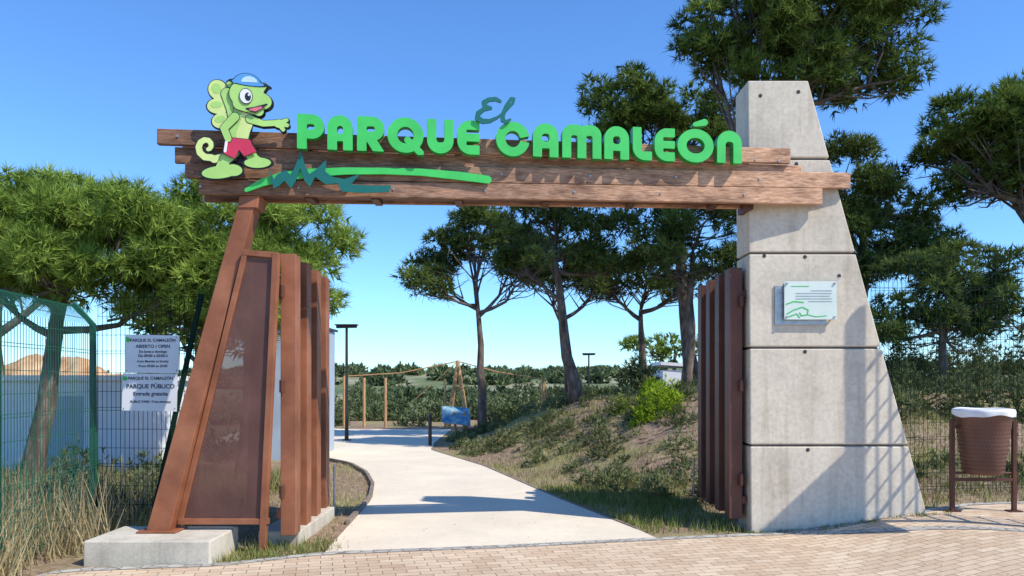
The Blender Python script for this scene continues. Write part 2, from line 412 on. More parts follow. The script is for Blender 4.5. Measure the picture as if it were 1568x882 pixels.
def shape2d(name, fn, bounds, h, depth, mat, mtx, parent, bevel=0):
    x0, y0, x1, y1 = bounds
    xs = np.arange(x0, x1+h, h)+h*.137; ys = np.arange(y0, y1+h, h)+h*.211
    U, V = np.meshgrid(xs, ys)
    Fv = fn(U, V); Fv[0] = Fv[-1] = 1e-3; Fv[:, 0] = Fv[:, -1] = 1e-3
    Fv[Fv == 0] = 1e-9
    cu = bpy.data.curves.new(name, 'CURVE'); cu.dimensions = '2D'; cu.fill_mode = 'BOTH'; cu.extrude = depth/2
    if bevel: cu.bevel_depth = bevel; cu.bevel_resolution = 1; cu.offset = -bevel
    for lp in contour(Fv, xs[0], ys[0], h):
        sp = cu.splines.new('POLY'); sp.points.add(len(lp)-1)
        for q, p in enumerate(lp): sp.points[q].co = (p[0], p[1], 0, 1)
        sp.use_cyclic_u = True
    tmp = bpy.data.objects.new('tmp', cu); COL.objects.link(tmp); bpy.context.view_layer.update()
    me = bpy.data.meshes.new_from_object(tmp.evaluated_get(bpy.context.evaluated_depsgraph_get()))
    bpy.data.objects.remove(tmp)
    me.materials.clear(); me.materials.append(mat); me.name = name
    ob = bpy.data.objects.new(name, me); COL.objects.link(ob); ob.matrix_world = mtx
    if parent: ob.parent = parent
    return ob
def seg(U, V, p, q, r0, r1=None):
    if r1 is None: r1 = r0
    dx, dy = q[0]-p[0], q[1]-p[1]; L = dx*dx+dy*dy+1e-12
    t = np.clip(((U-p[0])*dx+(V-p[1])*dy)/L, 0, 1)
    return np.hypot(U-p[0]-t*dx, V-p[1]-t*dy)-(r0+(r1-r0)*t)
def chain(U, V, pts, rs):
    if isinstance(rs, (int, float)): rs = [rs]*len(pts)
    f = np.full_like(U, 1e3)
    for i in range(len(pts)-1): f = np.minimum(f, seg(U, V, pts[i], pts[i+1], rs[i], rs[i+1]))
    return f
def ell(U, V, cx, cy, a, b, rot=0):
    c, s = math.cos(rot), math.sin(rot); x = (U-cx)*c+(V-cy)*s; y = -(U-cx)*s+(V-cy)*c
    return (np.hypot(x/a, y/b)-1)*min(a, b)
def rect(U, V, x0, y0, x1, y1, r=0):
    r = min(r, (x1-x0)/2-1e-4, (y1-y0)/2-1e-4)
    qx = np.abs(U-(x0+x1)/2)-(x1-x0)/2+r; qy = np.abs(V-(y0+y1)/2)-(y1-y0)/2+r
    return np.hypot(np.maximum(qx, 0), np.maximum(qy, 0))+np.minimum(np.maximum(qx, qy), 0)-r
def poly(U, V, pts):
    ins = np.zeros(U.shape, bool); d = np.full(U.shape, 1e9)
    n = len(pts)
    for i in range(n):
        p, q = pts[i], pts[(i+1) % n]
        d = np.minimum(d, seg(U, V, p, q, 0))
        if p[1] != q[1]:
            c = ((p[1] > V) != (q[1] > V)) & (U < (q[0]-p[0])*(V-p[1])/(q[1]-p[1])+p[0]); ins ^= c
    return np.where(ins, -d, d)
mn = np.minimum; mx_ = np.maximum
RZ = math.atan(.136); CZ, SZ = math.cos(RZ), math.sin(RZ)
def signM(off, z0, u0=0):
    n = Vector((SZ, -CZ, 0))
    p = Vector((0, 7.547, z0))+n*off+Vector((CZ, SZ, 0))*u0
    return Matrix.Translation(p) @ Euler((math.radians(90), 0, RZ)).to_matrix().to_4x4()

# ------------------------------------------------------------------ timber beam
arch = empty('entrance_arch')
def plank(mb, XL, zbL, ztL, XR, zbR, ztR, off, th):
    y = lambda X: 7.547+.136*X-off
    mb.hexa([(XL, y(XL), zbL), (XR, y(XR), zbR), (XR, y(XR)+th, zbR), (XL, y(XL)+th, zbL),
             (XL, y(XL), ztL), (XR, y(XR), ztR), (XR, y(XR)+th, ztR), (XL, y(XL)+th, ztL)])
mb = MB()
plank(mb, -3.285, 3.80, 3.945, 2.88, 3.862, 4.015, .0, .055)
plank(mb, -3.15, 3.645, 3.795, 3.02, 3.75, 3.858, -.05, .04)
plank(mb, -3.04, 3.50, 3.64, 3.54, 3.625, 3.79, .0, .055)
plank(mb, -2.92, 3.35, 3.492, 3.23, 3.45, 3.617, .0, .055)
plank(mb, -3.2, 3.80, 3.94, 2.45, 3.865, 4.01, -.34, .05)
plank(mb, -3.0, 3.36, 3.50, 2.45, 3.46, 3.62, -.34, .05)
plank(mb, -3.0, 3.52, 3.66, 2.45, 3.64, 3.78, -.34, .05)
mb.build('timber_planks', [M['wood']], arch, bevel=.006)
mb = MB()
def gy(X, off=0): return 7.547+.136*X-off
for X in (-2.45, -1.95, -1.33, -.53, .34, 1.22, 2.1):
    zb = 3.40+.0165*(X+2.9)
    mb.box(X-.035, X+.035, gy(X)+.062, gy(X)+.335, zb-.06, zb+.01, 0)
    mb.box(X-.03, X+.03, gy(X)+.1, gy(X)+.33, zb+.015, zb+.5, 0)
mb.hexa([(-2.9, gy(-2.9)+.12, 3.38), (2.5, gy(2.5)+.12, 3.475), (2.5, gy(2.5)+.28, 3.475), (-2.9, gy(-2.9)+.28, 3.38),
         (-2.9, gy(-2.9)+.12, 3.56), (2.5, gy(2.5)+.12, 3.65), (2.5, gy(2.5)+.28, 3.65), (-2.9, gy(-2.9)+.28, 3.56)], 0)
mb.box(2.44, 2.515, 8.0, 8.3, 3.40, 3.75, 0)
mb.build('steel_brackets', [M['rustd']], arch)
mb = MB()
for X in np.arange(-2.9, 3.4, .88):
    for k_, base in enumerate((3.42, 3.57)):
        z = base+.019*(X+3)+(.015 if k_ else 0)
        xx = X+.16*k_
        if xx > 3.1: continue
        mb.tube([(xx, gy(xx)+.01, z), (xx, gy(xx)-.010, z)], .011, 8)
for X in (-3.1, -2.0, 2.5, 2.75):
    mb.tube([(X, gy(X)+.01, 3.88), (X, gy(X)-.010, 3.88)], .011, 8)
mb.build('bolts', [M['steel']], arch)
# leaning steel post
mb = MB()
def leaning(mb, b0, b1, w0, w1, dep, mi=0):
    (xb, yb_, zb), (xt, yt, zt) = b0, b1
    mb.hexa([(xb-w0/2, yb_-dep/2, zb), (xb+w0/2, yb_-dep/2, zb), (xb+w0/2, yb_+dep/2, zb), (xb-w0/2, yb_+dep/2, zb),
             (xt-w1/2, yt-dep/2, zt), (xt+w1/2, yt-dep/2, zt), (xt+w1/2, yt+dep/2, zt), (xt-w1/2, yt+dep/2, zt)], mi)
leaning(mb, (-3.245, 7.12, .22), (-2.42, 7.36, 3.62), .21, .15, .2)
mb.box(-3.42, -3.06, 6.98, 7.26, .222, .24, 0)
leaning(mb, (-2.49, 7.34, 3.24), (-2.475, 7.36, 3.36), .18, .19, .24)
mb.build('leaning_post', [M['rust']], arch, bevel=.006)
mb = MB(); mb.box(-3.72, -2.62, 6.66, 7.36, -.1, .22, 0)
mb.build('concrete_footing', [M['foot']], None, bevel=.012)
# fixed perforated side panel
pan = empty('perforated_side_panel')
def lx(z): return -3.245+(-2.42+3.245)*(z-.22)/3.4+.13
mb = MB()
def bar(mb, p, q, w, y0, y1):
    p = Vector((p[0], 0, p[1])); q = Vector((q[0], 0, q[1])); d = (q-p).normalized(); n = Vector((-d.z, 0, d.x))*w/2
    a = [p-n, q-n, q+n, p+n]
    mb.hexa([(v.x, y0, v.z) for v in a]+[(v.x, y1, v.z) for v in a])
ztop, zbot = 2.80, .30
bar(mb, (lx(zbot), zbot), (lx(ztop), ztop), .05, 7.15, 7.2)
bar(mb, (lx(ztop)-.02, ztop+.01), (-2.18, ztop-.02), .055, 7.147, 7.203)
bar(mb, (lx(zbot)-.02, zbot), (-2.27, zbot), .055, 7.147, 7.203)
bar(mb, (-2.33, .0), (-2.20, 2.80), .06, 7.14, 7.21)
bar(mb, (lx(1.55), 1.55), (-2.28, 1.54), .03, 7.18, 7.2)
mb.build('frame', [M['rust']], pan, bevel=.004)
mb = MB(); mb.hexa([(lx(zbot), 7.172, zbot), (-2.31, 7.172, zbot), (-2.31, 7.176, zbot), (lx(zbot), 7.176, zbot), (lx(ztop), 7.172, ztop), (-2.21, 7.172, ztop), (-2.21, 7.176, ztop), (lx(ztop), 7.176, ztop)])
mb.build('perforated_sheet', [M['perf']], pan)
mb = MB(); mb.hexa([(-2.50, 7.21, .35), (-2.36, 7.21, .35), (-2.36, 7.25, .35), (-2.50, 7.25, .35), (-2.42, 7.21, 2.75), (-2.26, 7.21, 2.75), (-2.26, 7.25, 2.75), (-2.42, 7.25, 2.75)])  # added dark slab imitating the darkness seen through a gap beside the frame
mb.build('dark_gap_strip', [M['dark']], pan)

# open gate leaves
def leaf(name, x0, y0, x1, y1, side, nrib, m0, m1):
    e = empty(name)
    mb = MB()
    d = Vector((x1-x0, y1-y0, 0)); L = d.length; d.normalize(); n = Vector((d.y, -d.x, 0))*side
    P = lambda s, o, z: tuple(Vector((x0, y0, z))+d*s+n*o)
    def slab(s0, s1, o0, o1, z0, z1, mi=0):
        mb.hexa([P(s0, o0, z0), P(s1, o0, z0), P(s1, o1, z0), P(s0, o1, z0), P(s0, o0, z1), P(s1, o0, z1), P(s1, o1, z1), P(s0, o1, z1)], mi)
    pitch = L/nrib
    for i in range(nrib):
        s = i*pitch
        slab(s, s+pitch*.42, -.02, .12, .14, 2.82, 0)
        slab(s+pitch*.42, s+pitch, -.02, .0, .16, 2.80, 1)
        slab(s+pitch*.62, s+pitch*.80, .001, .05, .18, 2.78, 0)
    slab(0, L, -.06, -.021, .3, .38, 1); slab(0, L, -.06, -.021, 2.5, 2.58, 1)
    for z in (.5, 1.5, 2.4): mb.tube([P(-.03, .0, z), P(-.03, .0, z+.12)], .025, 10, 1)
    mb.tube([P(L-.1, .14, .02), P(L-.1, .14, .6)], .012, 8, 2)
    mb.build('leaf', [m0, m1, M['steel']], e, bevel=.004)
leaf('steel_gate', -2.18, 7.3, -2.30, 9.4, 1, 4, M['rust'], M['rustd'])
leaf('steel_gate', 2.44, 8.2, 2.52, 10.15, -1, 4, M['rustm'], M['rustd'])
mb = MB(); mb.box(-2.48, -2.08, 7.5, 9.0, -.05, .14); mb.build('gate_plinth', [M['foot']], None, bevel=.01)

# ------------------------------------------------------------------ lettering
SG = empty('park_name_sign')
HH = .325; s_ = .088
def letters(U, V):
    T = np.full_like(U, 1.0)
    def L(ch, X0, X1):
        nonlocal T
        u0, u1 = X0/CZ, X1/CZ; w = u1-u0; cx = (u0+u1)/2; b = .0065*(cx+2); v = V-b; h = HH
        if ch == 'P' or ch == 'R':
            f = mn(rect(U, v, u0, 0, u0+s_, h, .01), rect(U, v, u0, h*.30, u1, h, h*.34))
            f = mn(f, rect(U, v, u0, h*.4, u0+w*.5, h, .01))
            f = mx_(f, -rect(U, v, u0+s_, h*.56, u1-s_, h*.72, .02))
            if ch == 'R': f = mn(f, mx_(seg(U, v, (cx+.0, h*.36), (u1-s_*.45, -.02), s_*.5), -v))
            if ch == 'P': f = mx_(f, -rect(U, v, u0+s_, -.02, u1+.1, h*.29))
        elif ch in 'AN':
            f = rect(U, v, u0, -h, u1, h, w*.5); f = mx_(f, -v)
            if ch == 'A':
                f = mx_(f, -rect(U, v, u0+s_, -.1, u1-s_, h*.26, .008)); f = mx_(f, -rect(U, v, u0+s_, h*.46, u1-s_, h*.70, .03))
            else: f = mx_(f, -rect(U, v, u0+s_, -.1, u1-s_, h*.66, .03))
        elif ch == 'M':
            a = rect(U, v, u0, -h, cx+s_*.5, h, .1); c = rect(U, v, cx-s_*.5, -h, u1, h, .1)
            f = mx_(mn(a, c), -v)
            f = mx_(f, -rect(U, v, u0+s_, -.1, cx-s_*.5, h*.68, .02)); f = mx_(f, -rect(U, v, cx+s_*.5, -.1, u1-s_, h*.68, .02))
        elif ch == 'U':
            f = rect(U, v, u0, 0, u1, 2*h, w*.5); f = mx_(f, v-h); f = mx_(f, -rect(U, v, u0+s_, h*.32, u1-s_, h*1.4, .03))
        elif ch in 'OQC':
            f = ell(U, v, cx, h/2, w/2, h/2+.004); f = mx_(f, -ell(U, v, cx+(.0), h/2, w/2-s_*1.05, h/2-s_*.95))
            if ch == 'Q': f = mn(f, mx_(seg(U, v, (cx+.02, h*.36), (u1-.03, -.0), .032), -v-.02))
            if ch == 'C': f = mx_(f, -poly(U, v, [(cx+.02, h*.5), (u1+.05, h*.64), (u1+.05, h*.36)]))
        elif ch == 'E':
            f = rect(U, v, u0, 0, u1+.2, h, .13); f = mx_(f, U-u1)
            f = mx_(f, -rect(U, v, u0+s_, h*.27, u1+.1, h*.385, .005)); f = mx_(f, -rect(U, v, u0+s_, h*.615, u1+.1, h*.73, .005))
        elif ch == 'L':
            f = rect(U, v, u0, 0, u1+.2, 2*h, .13); f = mx_(mx_(f, U-u1), v-h); f = mx_(f, -rect(U, v, u0+s_, h*.27, u1+.1, 2*h))
        T = mn(T, f)
    for ch, a, b in [('P', -2.019, -1.775), ('A', -1.745, -1.515), ('R', -1.475, -1.225), ('Q', -1.195, -.858), ('U', -.825, -.575), ('E', -.54, -.328),
                     ('C', -.17, .155), ('A', .188, .437), ('M', .475, .862), ('A', .892, 1.14), ('L', 1.178, 1.372), ('E', 1.40, 1.605), ('O', 1.633, 2.005), ('N', 2.043, 2.30)]:
        L(ch, a, b)
    T = mn(T, seg(U, V, (1.83, .40), (1.93, .425), .022, .034))
    return T
ZL = 3.775
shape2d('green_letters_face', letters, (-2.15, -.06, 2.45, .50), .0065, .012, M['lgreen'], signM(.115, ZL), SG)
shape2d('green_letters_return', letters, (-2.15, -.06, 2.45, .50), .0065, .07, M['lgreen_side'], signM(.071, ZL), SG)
def el(U, V):
    E = chain(U, V, [(.21, .215), (.165, .235), (.10, .225), (.055, .195), (.06, .160), (.12, .145), (.05, .130), (.0, .09), (-.01, .045), (.04, .015), (.11, .02), (.18, .055)],
              [.015, .020, .020, .024, .022, .015, .020, .024, .025, .024, .019, .013])
    l = chain(U, V, [(.18, .055), (.26, .12), (.335, .205), (.345, .245), (.315, .245), (.27, .17), (.235, .08), (.235, .035), (.265, .02), (.31, .045)],
              [.012, .012, .013, .014, .015, .020, .022, .021, .016, .009])
    return mn(E, l)
shape2d('el_script', el, (-.06, -.05, .42, .31), .005, .02, M['teal'], signM(.14, 4.085, -.345), SG)
# brush swooshes  (local design grid, 1 unit = 6.1 mm)
def sc(pts): return [(a*.0061, (b+a*.038)*.0061) for a, b in pts]
def swoosh(U, V):
    return chain(U, V, sc([(3, 1), (25, 12), (55, 21), (95, 27), (150, 30), (210, 30), (270, 28), (330, 22), (374, 16)]), [c*.0061 for c in (3, 5.5, 7, 6.5, 5.5, 5, 5.5, 6.5, 6)])
def zig(U, V):
    return poly(U, V, sc([(36, 38), (44, 16), (50, 24), (62, 30), (70, 22), (79, 44), (84, 62), (90, 40), (97, 24), (106, 30), (123, 46), (121, 28), (132, 20), (150, 16), (174, 24), (160, 8), (190, 6), (222, 6), (218, -4), (180, -5), (146, -3), (140, 10), (122, 8), (106, 20), (98, 4), (90, 14), (84, 34), (76, 12), (70, 2), (60, 14), (52, 6), (44, 2)]))
shape2d('green_swoosh', swoosh, (-.05, -.05, 2.42, .34), .0065, .02, M['lgreen'], signM(.035, 3.385, -2.525), SG)
shape2d('dark_green_zigzag', zig, (.15, -.06, 1.45, .48), .0065, .02, M['teal'], signM(.062, 3.385, -2.525), SG)

# ------------------------------------------------------------------ chameleon cut-out
CH = empty('chameleon_sign')
k = .00595
spiral = [(20+(17-1.55*i*.9)*math.cos(-1.2-i*.62)*1.0, 50+(18-1.5*i*.9)*math.sin(-1.2-i*.62)) for i in range(11)]
def c_tail(U, V): return chain(U, V, [(58, 44), (44, 34), (30, 31)]+spiral, [8, 6.5, 5.5]+[5.2-.22*i for i in range(11)])
def c_head(U, V):
    f = ell(U, V, 80, 131, 26, 22, -.2); f = mn(f, ell(U, V, 100, 122, 17, 13, -.15)); f = mn(f, seg(U, V, (70, 118), (98, 106), 11, 7))
    f = mn(f, seg(U, V, (98, 135), (106, 146), 5, 4)); return f
def c_torso(U, V): return chain(U, V, [(74, 112), (72, 92), (64, 62)], [13, 15, 17])
def c_belly(U, V): return chain(U, V, [(79, 104), (79, 88), (72, 68)], [7, 9.5, 9])
def c_arm(U, V):
    f = chain(U, V, [(84, 94), (104, 88), (124, 90)], [6, 4.5, 4.5]); f = mn(f, ell(U, V, 128, 89, 8, 6.5))
    for q in ((139, 95), (140, 87), (134, 80)): f = mn(f, seg(U, V, (128, 89), q, 4, 3))
    return f
def c_arm2(U, V): return chain(U, V, [(62, 96), (46, 78), (52, 62)], [6.5, 5.5, 5])
def c_lobes(U, V):
    f = ell(U, V, 36, 138, 14, 15, .3); f = mn(f, ell(U, V, 37, 113, 17, 12, .1)); f = mn(f, ell(U, V, 43, 91, 16, 12, .3)); return f
def c_lobes_in(U, V):
    f = ell(U, V, 34, 140, 7, 8, .3); f = mn(f, ell(U, V, 34, 115, 9, 5, .1)); f = mn(f, ell(U, V, 39, 93, 8, 5, .3)); return f
def c_crest(U, V): return mn(chain(U, V, [(50, 132), (58, 110), (60, 88)], [9, 9, 7]), ell(U, V, 56, 147, 7, 5))
def c_legs(U, V):
    f = chain(U, V, [(58, 44), (46, 30), (40, 16)], [10, 8, 8]); f = mn(f, ell(U, V, 38, 11, 26, 9.5, .12)); f = mn(f, ell(U, V, 58, 15, 14, 9))
    f = mn(f, chain(U, V, [(82, 44), (90, 34), (96, 30)], [9, 7, 7])); f = mn(f, ell(U, V, 95, 28, 20, 8, .05)); return f
def c_shorts(U, V): return mn(poly(U, V, [(48, 62), (84, 60), (94, 44), (76, 36), (68, 46), (62, 32), (44, 40)]), chain(U, V, [(52, 60), (82, 58)], 4))
def c_stripe(U, V): return chain(U, V, [(50, 56), (48, 42)], 2)
def c_cap(U, V): return mn(mx_(ell(U, V, 80, 146, 21, 17, -.1), 148-V), ell(U, V, 82, 149, 24, 4, -.1))
def c_cap2(U, V): return mx_(ell(U, V, 84, 150, 12, 9, -.1), 150-V)
def c_eyew(U, V): return ell(U, V, 79, 128, 9, 11, .1)
def c_pup(U, V): return ell(U, V, 82, 127, 4.5, 6.5, .1)
def c_glint(U, V): return ell(U, V, 83.5, 130, 1.6, 2)
def c_mouth(U, V): return chain(U, V, [(80, 108), (92, 107), (110, 116)], [1.5, 4.5, 1.5])
def c_tongue(U, V): return chain(U, V, [(85, 107), (93, 107.5), (102, 111)], [1, 3.0, 1.5])
base_parts = [c_tail, c_head, c_torso, c_arm, c_arm2, c_lobes, c_crest, c_legs, c_shorts, c_cap]
def grow(fns, d):
    def f(U, V):
        r = fns[0](U, V)
        for q in fns[1:]: r = mn(r, q(U, V))
        return r-d
    return f
def cs(name, fn, mat, lay):
    wrap = lambda U, V: fn(U/k, V/k)*k
    shape2d(name, wrap, (-.06, -.04, .90, 1.05), .0055 if lay < 8 else .004, .0012 if lay else .02, mat, signM(.125+.002*lay-(.01 if lay == 0 else 0), 3.46, -2.955), CH)
cs('backing_board', grow(base_parts, 1.7), M['black'], 0)
order = [('tail', c_tail, 'cyell'), ('legs', c_legs, 'cgreen'), ('lobes', c_lobes, 'cyell'), ('crest', c_crest, 'cgreen'), ('torso', c_torso, 'cgreen'), ('arm', c_arm, 'cgreen'), ('shorts', c_shorts, 'cred'), ('arm2', c_arm2, 'cgreen'), ('head', c_head, 'cgreen'), ('cap', c_cap, 'cblue')]
L0 = 1
for nme, fn, mt in order:
    if nme not in ('tail',): cs(nme+'_outline', grow([fn], 1.0), M['black'], L0); L0 += 1
    cs(nme, grow([fn], 0), M[mt], L0); L0 += 1
    if nme == 'lobes': cs('lobes_inner', c_lobes_in, M['cgreen'], L0); L0 += 1
    if nme == 'torso': cs('belly', c_belly, M['cyell'], L0); L0 += 1
for nme, fn, mt in [('cap_panel', c_cap2, 'cpale'), ('shorts_stripe', c_stripe, 'white'), ('eye_outline', grow([c_eyew], 1.0), 'black'), ('eye', c_eyew, 'white'), ('pupil', c_pup, 'black'), ('glint', c_glint, 'white'), ('mouth', c_mouth, 'black'), ('tongue', c_tongue, 'cpink')]:
    cs(nme, fn, M[mt], L0); L0 += 1
mb = MB()
for (x, z0, z1) in ((-2.60, 3.62, 4.0), (-2.52, 3.62, 4.1)):
    mb.box(x-.02, x+.02, gy(x)-.1, gy(x)-.003, z0, z1)
mb.build('support_battens', [M['dark']], CH)

# plaque graphic
PM = lambda off: Matrix.Translation((2.85, YF-.062-off, 2.254)) @ Euler((math.radians(90), 0, 0)).to_matrix().to_4x4()
def swirl(U, V):
    a = chain(U, V, [(.03, .06), (.10, .10), (.19, .13), (.25, .10), (.24, .05), (.18, .04), (.16, .07)], .006)
    b = chain(U, V, [(.05, .03), (.13, .06), (.16, .02)], .006); c = chain(U, V, [(.25, .05), (.33, .03), (.44, .04)], .004)
    d = chain(U, V, [(.02, .16), (.10, .19), (.20, .18)], .006)
    e = rect(U, V, .07, .345, .26, .352)
    return mn(mn(mn(a, b), mn(c, d)), e)
shape2d('green_swirl', swirl, (0, 0, .5, .38), .004, .002, M['lgreen'], PM(.002), pq)
def lines(U, V):
    f = np.full_like(U, 1.0)
    for i, (a, b) in enumerate(((.28, .5), (.12, .5), (.12, .48), (.12, .5), (.25, .5))): f = mn(f, rect(U, V, a, .30-.028*i, b, .305-.028*i))
    return f
shape2d('engraved_lines', lines, (0, .1, .54, .38), .0035, .002, M['steel'], PM(.0025), pq)

# ------------------------------------------------------------------ fences
def fence(name, p0, p1, z1, mat, sp=.05, hs=.2, r=.003, bend=0, posts=(), z0=.06):
    e = empty(name); mb = MB()
    d = Vector((p1[0]-p0[0], p1[1]-p0[1], 0)); L = d.length; d.normalize(); n = Vector((d.y, -d.x, 0))
    def P(s, z):
        o = max(0, z-(z1-.32))*bend; zz = z-(max(0, z-(z1-.32))*.35 if bend else 0)
        b = Vector((p0[0], p0[1], 0))+d*s+n*o; return (b.x, b.y, zz+float(H(b.x, b.y)))
    s = 0
    while s <= L:
        mb.tube([P(s, z0), P(s, z1-.33), P(s, z1-.16), P(s, z1)] if bend else [P(s, z0), P(s, z1)], r, 4, 0, False); s += sp
    z = z0+.04
    while z <= z1:
        seg_n = max(2, int(L/1.0)+1)
        for dz in (0, .03) if int(round((z-z0)/hs)) % 3 == 0 else (0,):
            mb.tube([P(L*i/(seg_n-1), min(z+dz, z1)) for i in range(seg_n)], r*1.15, 4, 0, False)
        z += hs
    mb.build('mesh_panel', [mat], e)
    mb = MB()
    for s in posts:
        b = P(s, 0); t = P(s, z1-.3 if bend else z1)
        pts = [(b[0]-n.x*.03, b[1]-n.y*.03, b[2]-.1), (t[0]-n.x*.03, t[1]-n.y*.03, t[2])]
        if bend: q = P(s, z1); pts.append((q[0], q[1], q[2]+.02))
        mb.tube(pts, .035, 4, 0)
    if posts: mb.build('posts', [mat], e)
    return e
fence('mesh_fence', (-3.95, 4.4), (-4.41, 8.18), 2.52, M['fgreen'], bend=-.75, posts=(0, 1.9, 3.79), r=.0033)
fence('mesh_fence', (-4.41, 8.18), (-3.30, 8.1), 2.5, M['fgreen2'], posts=(), r=.003)
mb = MB(); mb.tube([(-3.78, 8.02, .05), (-3.24, 8.02, 2.52)], .03, 4); mb.build('fence_end_post', [M['fgreen2']])
fence('mesh_fence', (4.3, 9.2), (12.5, 9.9), 2.95, M['fgreen2'], posts=(7.2,), r=.0027, sp=.055)
# return fence east of the pillar, out of view, inferred from its grid shadow
fence('mesh_fence', (5.27, 7.20), (5.27, 7.60), 3.6, M['fgreen2'], posts=(), r=.010, sp=.08, hs=.28)
e = empty('shadow_casting_board'); mb = MB()  # unseen board and post, added and shaped to cast the pillar's solid shadow
mb.hexa([(5.25, 6.56, 2.0), (5.28, 6.56, 2.0), (5.28, 7.11, 2.0), (5.25, 7.11, 2.0), (5.25, 6.56, 3.42), (5.28, 6.56, 3.42), (5.28, 7.11, 3.08), (5.25, 7.11, 3.08)], 0)
mb.tube([(5.265, 7.15, 0), (5.265, 7.15, 4.4)], .06, 8); mb.build('board_and_post', [M['rust']], e)

# ------------------------------------------------------------------ notices
def text(body, size, X, Y, Z, mat, parent, align='CENTER', sx=1.0, off=.002):
    cu = bpy.data.curves.new('t', 'FONT'); cu.body = body; cu.size = size; cu.align_x = align; cu.extrude = .0006; cu.offset = off*size*8
    o = bpy.data.objects.new('t', cu); COL.objects.link(o); bpy.context.view_layer.update()
    me = bpy.data.meshes.new_from_object(o.evaluated_get(bpy.context.evaluated_depsgraph_get())); bpy.data.objects.remove(o)
    me.materials.clear(); me.materials.append(mat)
    ob = bpy.data.objects.new('lettering', me); COL.objects.link(ob)
    ob.matrix_world = Matrix.Translation((X, Y, Z)) @ Euler((math.radians(90), 0, 0)).to_matrix().to_4x4() @ Matrix.Diagonal((sx, 1, 1, 1)); ob.parent = parent
ink = nmat('dark_ink', [(.3, (.02, .03, .06)), (.7, (.03, .04, .07))], 3, .6)
def notice(x0, x1, z0, z1, rows, tilt):
    e = empty('notice_sign'); mb = MB(); Y = 7.99
    mb.hexa([(x0, Y, z0), (x1, Y, z0-tilt), (x1, Y+.008, z0-tilt), (x0, Y+.008, z0), (x0+.01, Y, z1), (x1+.01, Y, z1-tilt), (x1+.01, Y+.008, z1-tilt), (x0+.01, Y+.008, z1)])
    mb.build('sheet', [M['white']], e)
    for body, size, z, mt in rows: text(body, size, (x0+x1)/2+.015, Y-.003, z, mt, e)
    mb = MB(); mb.tube([(x0+.035, Y-.001, z1-.055), (x0+.035, Y-.005, z1-.055)], .024, 12); mb.build('logo', [M['lgreen']], e)
    mb = MB()
    for x in (x0+.02, x1-.02):
        for z in (z0+.02, z1-.03): mb.tube([(x, Y-.004, z), (x, Y+.1, z)], .005, 6)
    mb.build('ties', [M['dark']], e)
notice(-4.03, -3.47, 1.70, 2.095, [('PARQUE EL CAMALEÓN', .044, 2.02, ink), ('ABIERTO / OPEN', .048, 1.955, ink), ('De lunes a domingo', .036, 1.905, ink), ('De 09:00 a 20:00 h', .04, 1.86, ink), ('From Monday to Sunday', .033, 1.805, ink), ('From 09:00 to 20:00', .036, 1.755, ink)], .012)
notice(-4.06, -3.49, 1.305, 1.692, [('PARQUE EL CAMALEÓN', .044, 1.625, ink), ('PARQUE PÚBLICO', .062, 1.535, ink), ('Entrada gratuita', .056, 1.46, ink), ('PUBLIC PARK / Free entrance', .034, 1.385, ink)], .012)

# ------------------------------------------------------------------ litter bin
BN = empty('litter_bin'); bx, by = 5.03, 8.2; gz = float(H(bx, by))
mb = MB(); n = 28
rt, rb, zt, zb = .275, .195, 1.29, .62
prof = [(rb*.9, zb-.0), (rb, zb+.02), ((rt+rb)/2, (zt+zb)/2), (rt, zt-.02), (rt+.015, zt), (rt+.0, zt+.005), (rt-.02, zt-.02), (rb-.02, zb+.04)]
vs = []; fs = []
for r, z in prof:
    for q in range(n): vs.append((bx+r*math.cos(2*math.pi*q/n), by+r*math.sin(2*math.pi*q/n), z))
for i in range(len(prof)-1):
    for q in range(n): fs.append((i*n+q, i*n+(q+1) % n, (i+1)*n+(q+1) % n, (i+1)*n+q))
fs.append(tuple(range(n-1, -1, -1))); fs.append(tuple((len(prof)-1)*n+q for q in range(n)))
mb.add(vs, fs); mb.build('body', [M['binm']], BN, smooth=True)
mb = MB()   # perforations
for row in range(13):
    z = zb+.06+row*.042; r = rb+(rt-rb)*(z-zb)/(zt-zb)+.002
    for q in range(44):
        a = 2*math.pi*(q+.5*(row % 2))/44; ca, sa = math.cos(a), math.sin(a)
        mb.tube([(bx+ca*(r-.004), by+sa*(r-.004), z), (bx+ca*(r+.0012), by+sa*(r+.0012), z)], .0045, 5)
mb.build('perforations', [M['dark']], BN)
mb = MB(); vs = []; fs = []; prof = [(rt+.018, zt-.05), (rt+.022, zt), (rt+.012, zt+.025), (rt-.012, zt+.03), (rt-.03, zt+.0), (rt-.05, zt-.12), (.02, zt-.16)]
for i, (r, z) in enumerate(prof):
    for q in range(n*2):
        a = math.pi*q/n; vs.append((bx+(r+.003*math.sin(9*a+i))*math.cos(a), by+(r+.003*math.sin(9*a+i))*math.sin(a), z+(.012*math.sin(3*a)+.006*math.sin(7*a) if i == 0 else .004*math.sin(4*a))))
N2 = n*2
for i in range(len(prof)-1):
    for q in range(N2): fs.append((i*N2+q, i*N2+(q+1) % N2, (i+1)*N2+(q+1) % N2, (i+1)*N2+q))
mb.add(vs, fs); mb.build('liner', [M['bag']], BN, smooth=True)
mb = MB()
for sx in (-1, 1):
    x = bx+sx*.33
    mb.tube([(x, by, gz-.02), (x, by, 1.18), (x-sx*.03, by, 1.2)], .028, 4)
    mb.box(x-.07, x+.07, by-.05, by+.05, gz+.018, gz+.03)
    mb.tube([(x, by, 1.12), (bx+sx*.25, by, 1.12)], .016, 8)
mb.tube([(bx-.33, by, .56), (bx+.33, by, .56)], .024, 4)
mb.tube([(bx-.33, by, .63), (bx+.33, by, .63)], .012, 8)
mb.build('frame', [M['rustd']], BN)

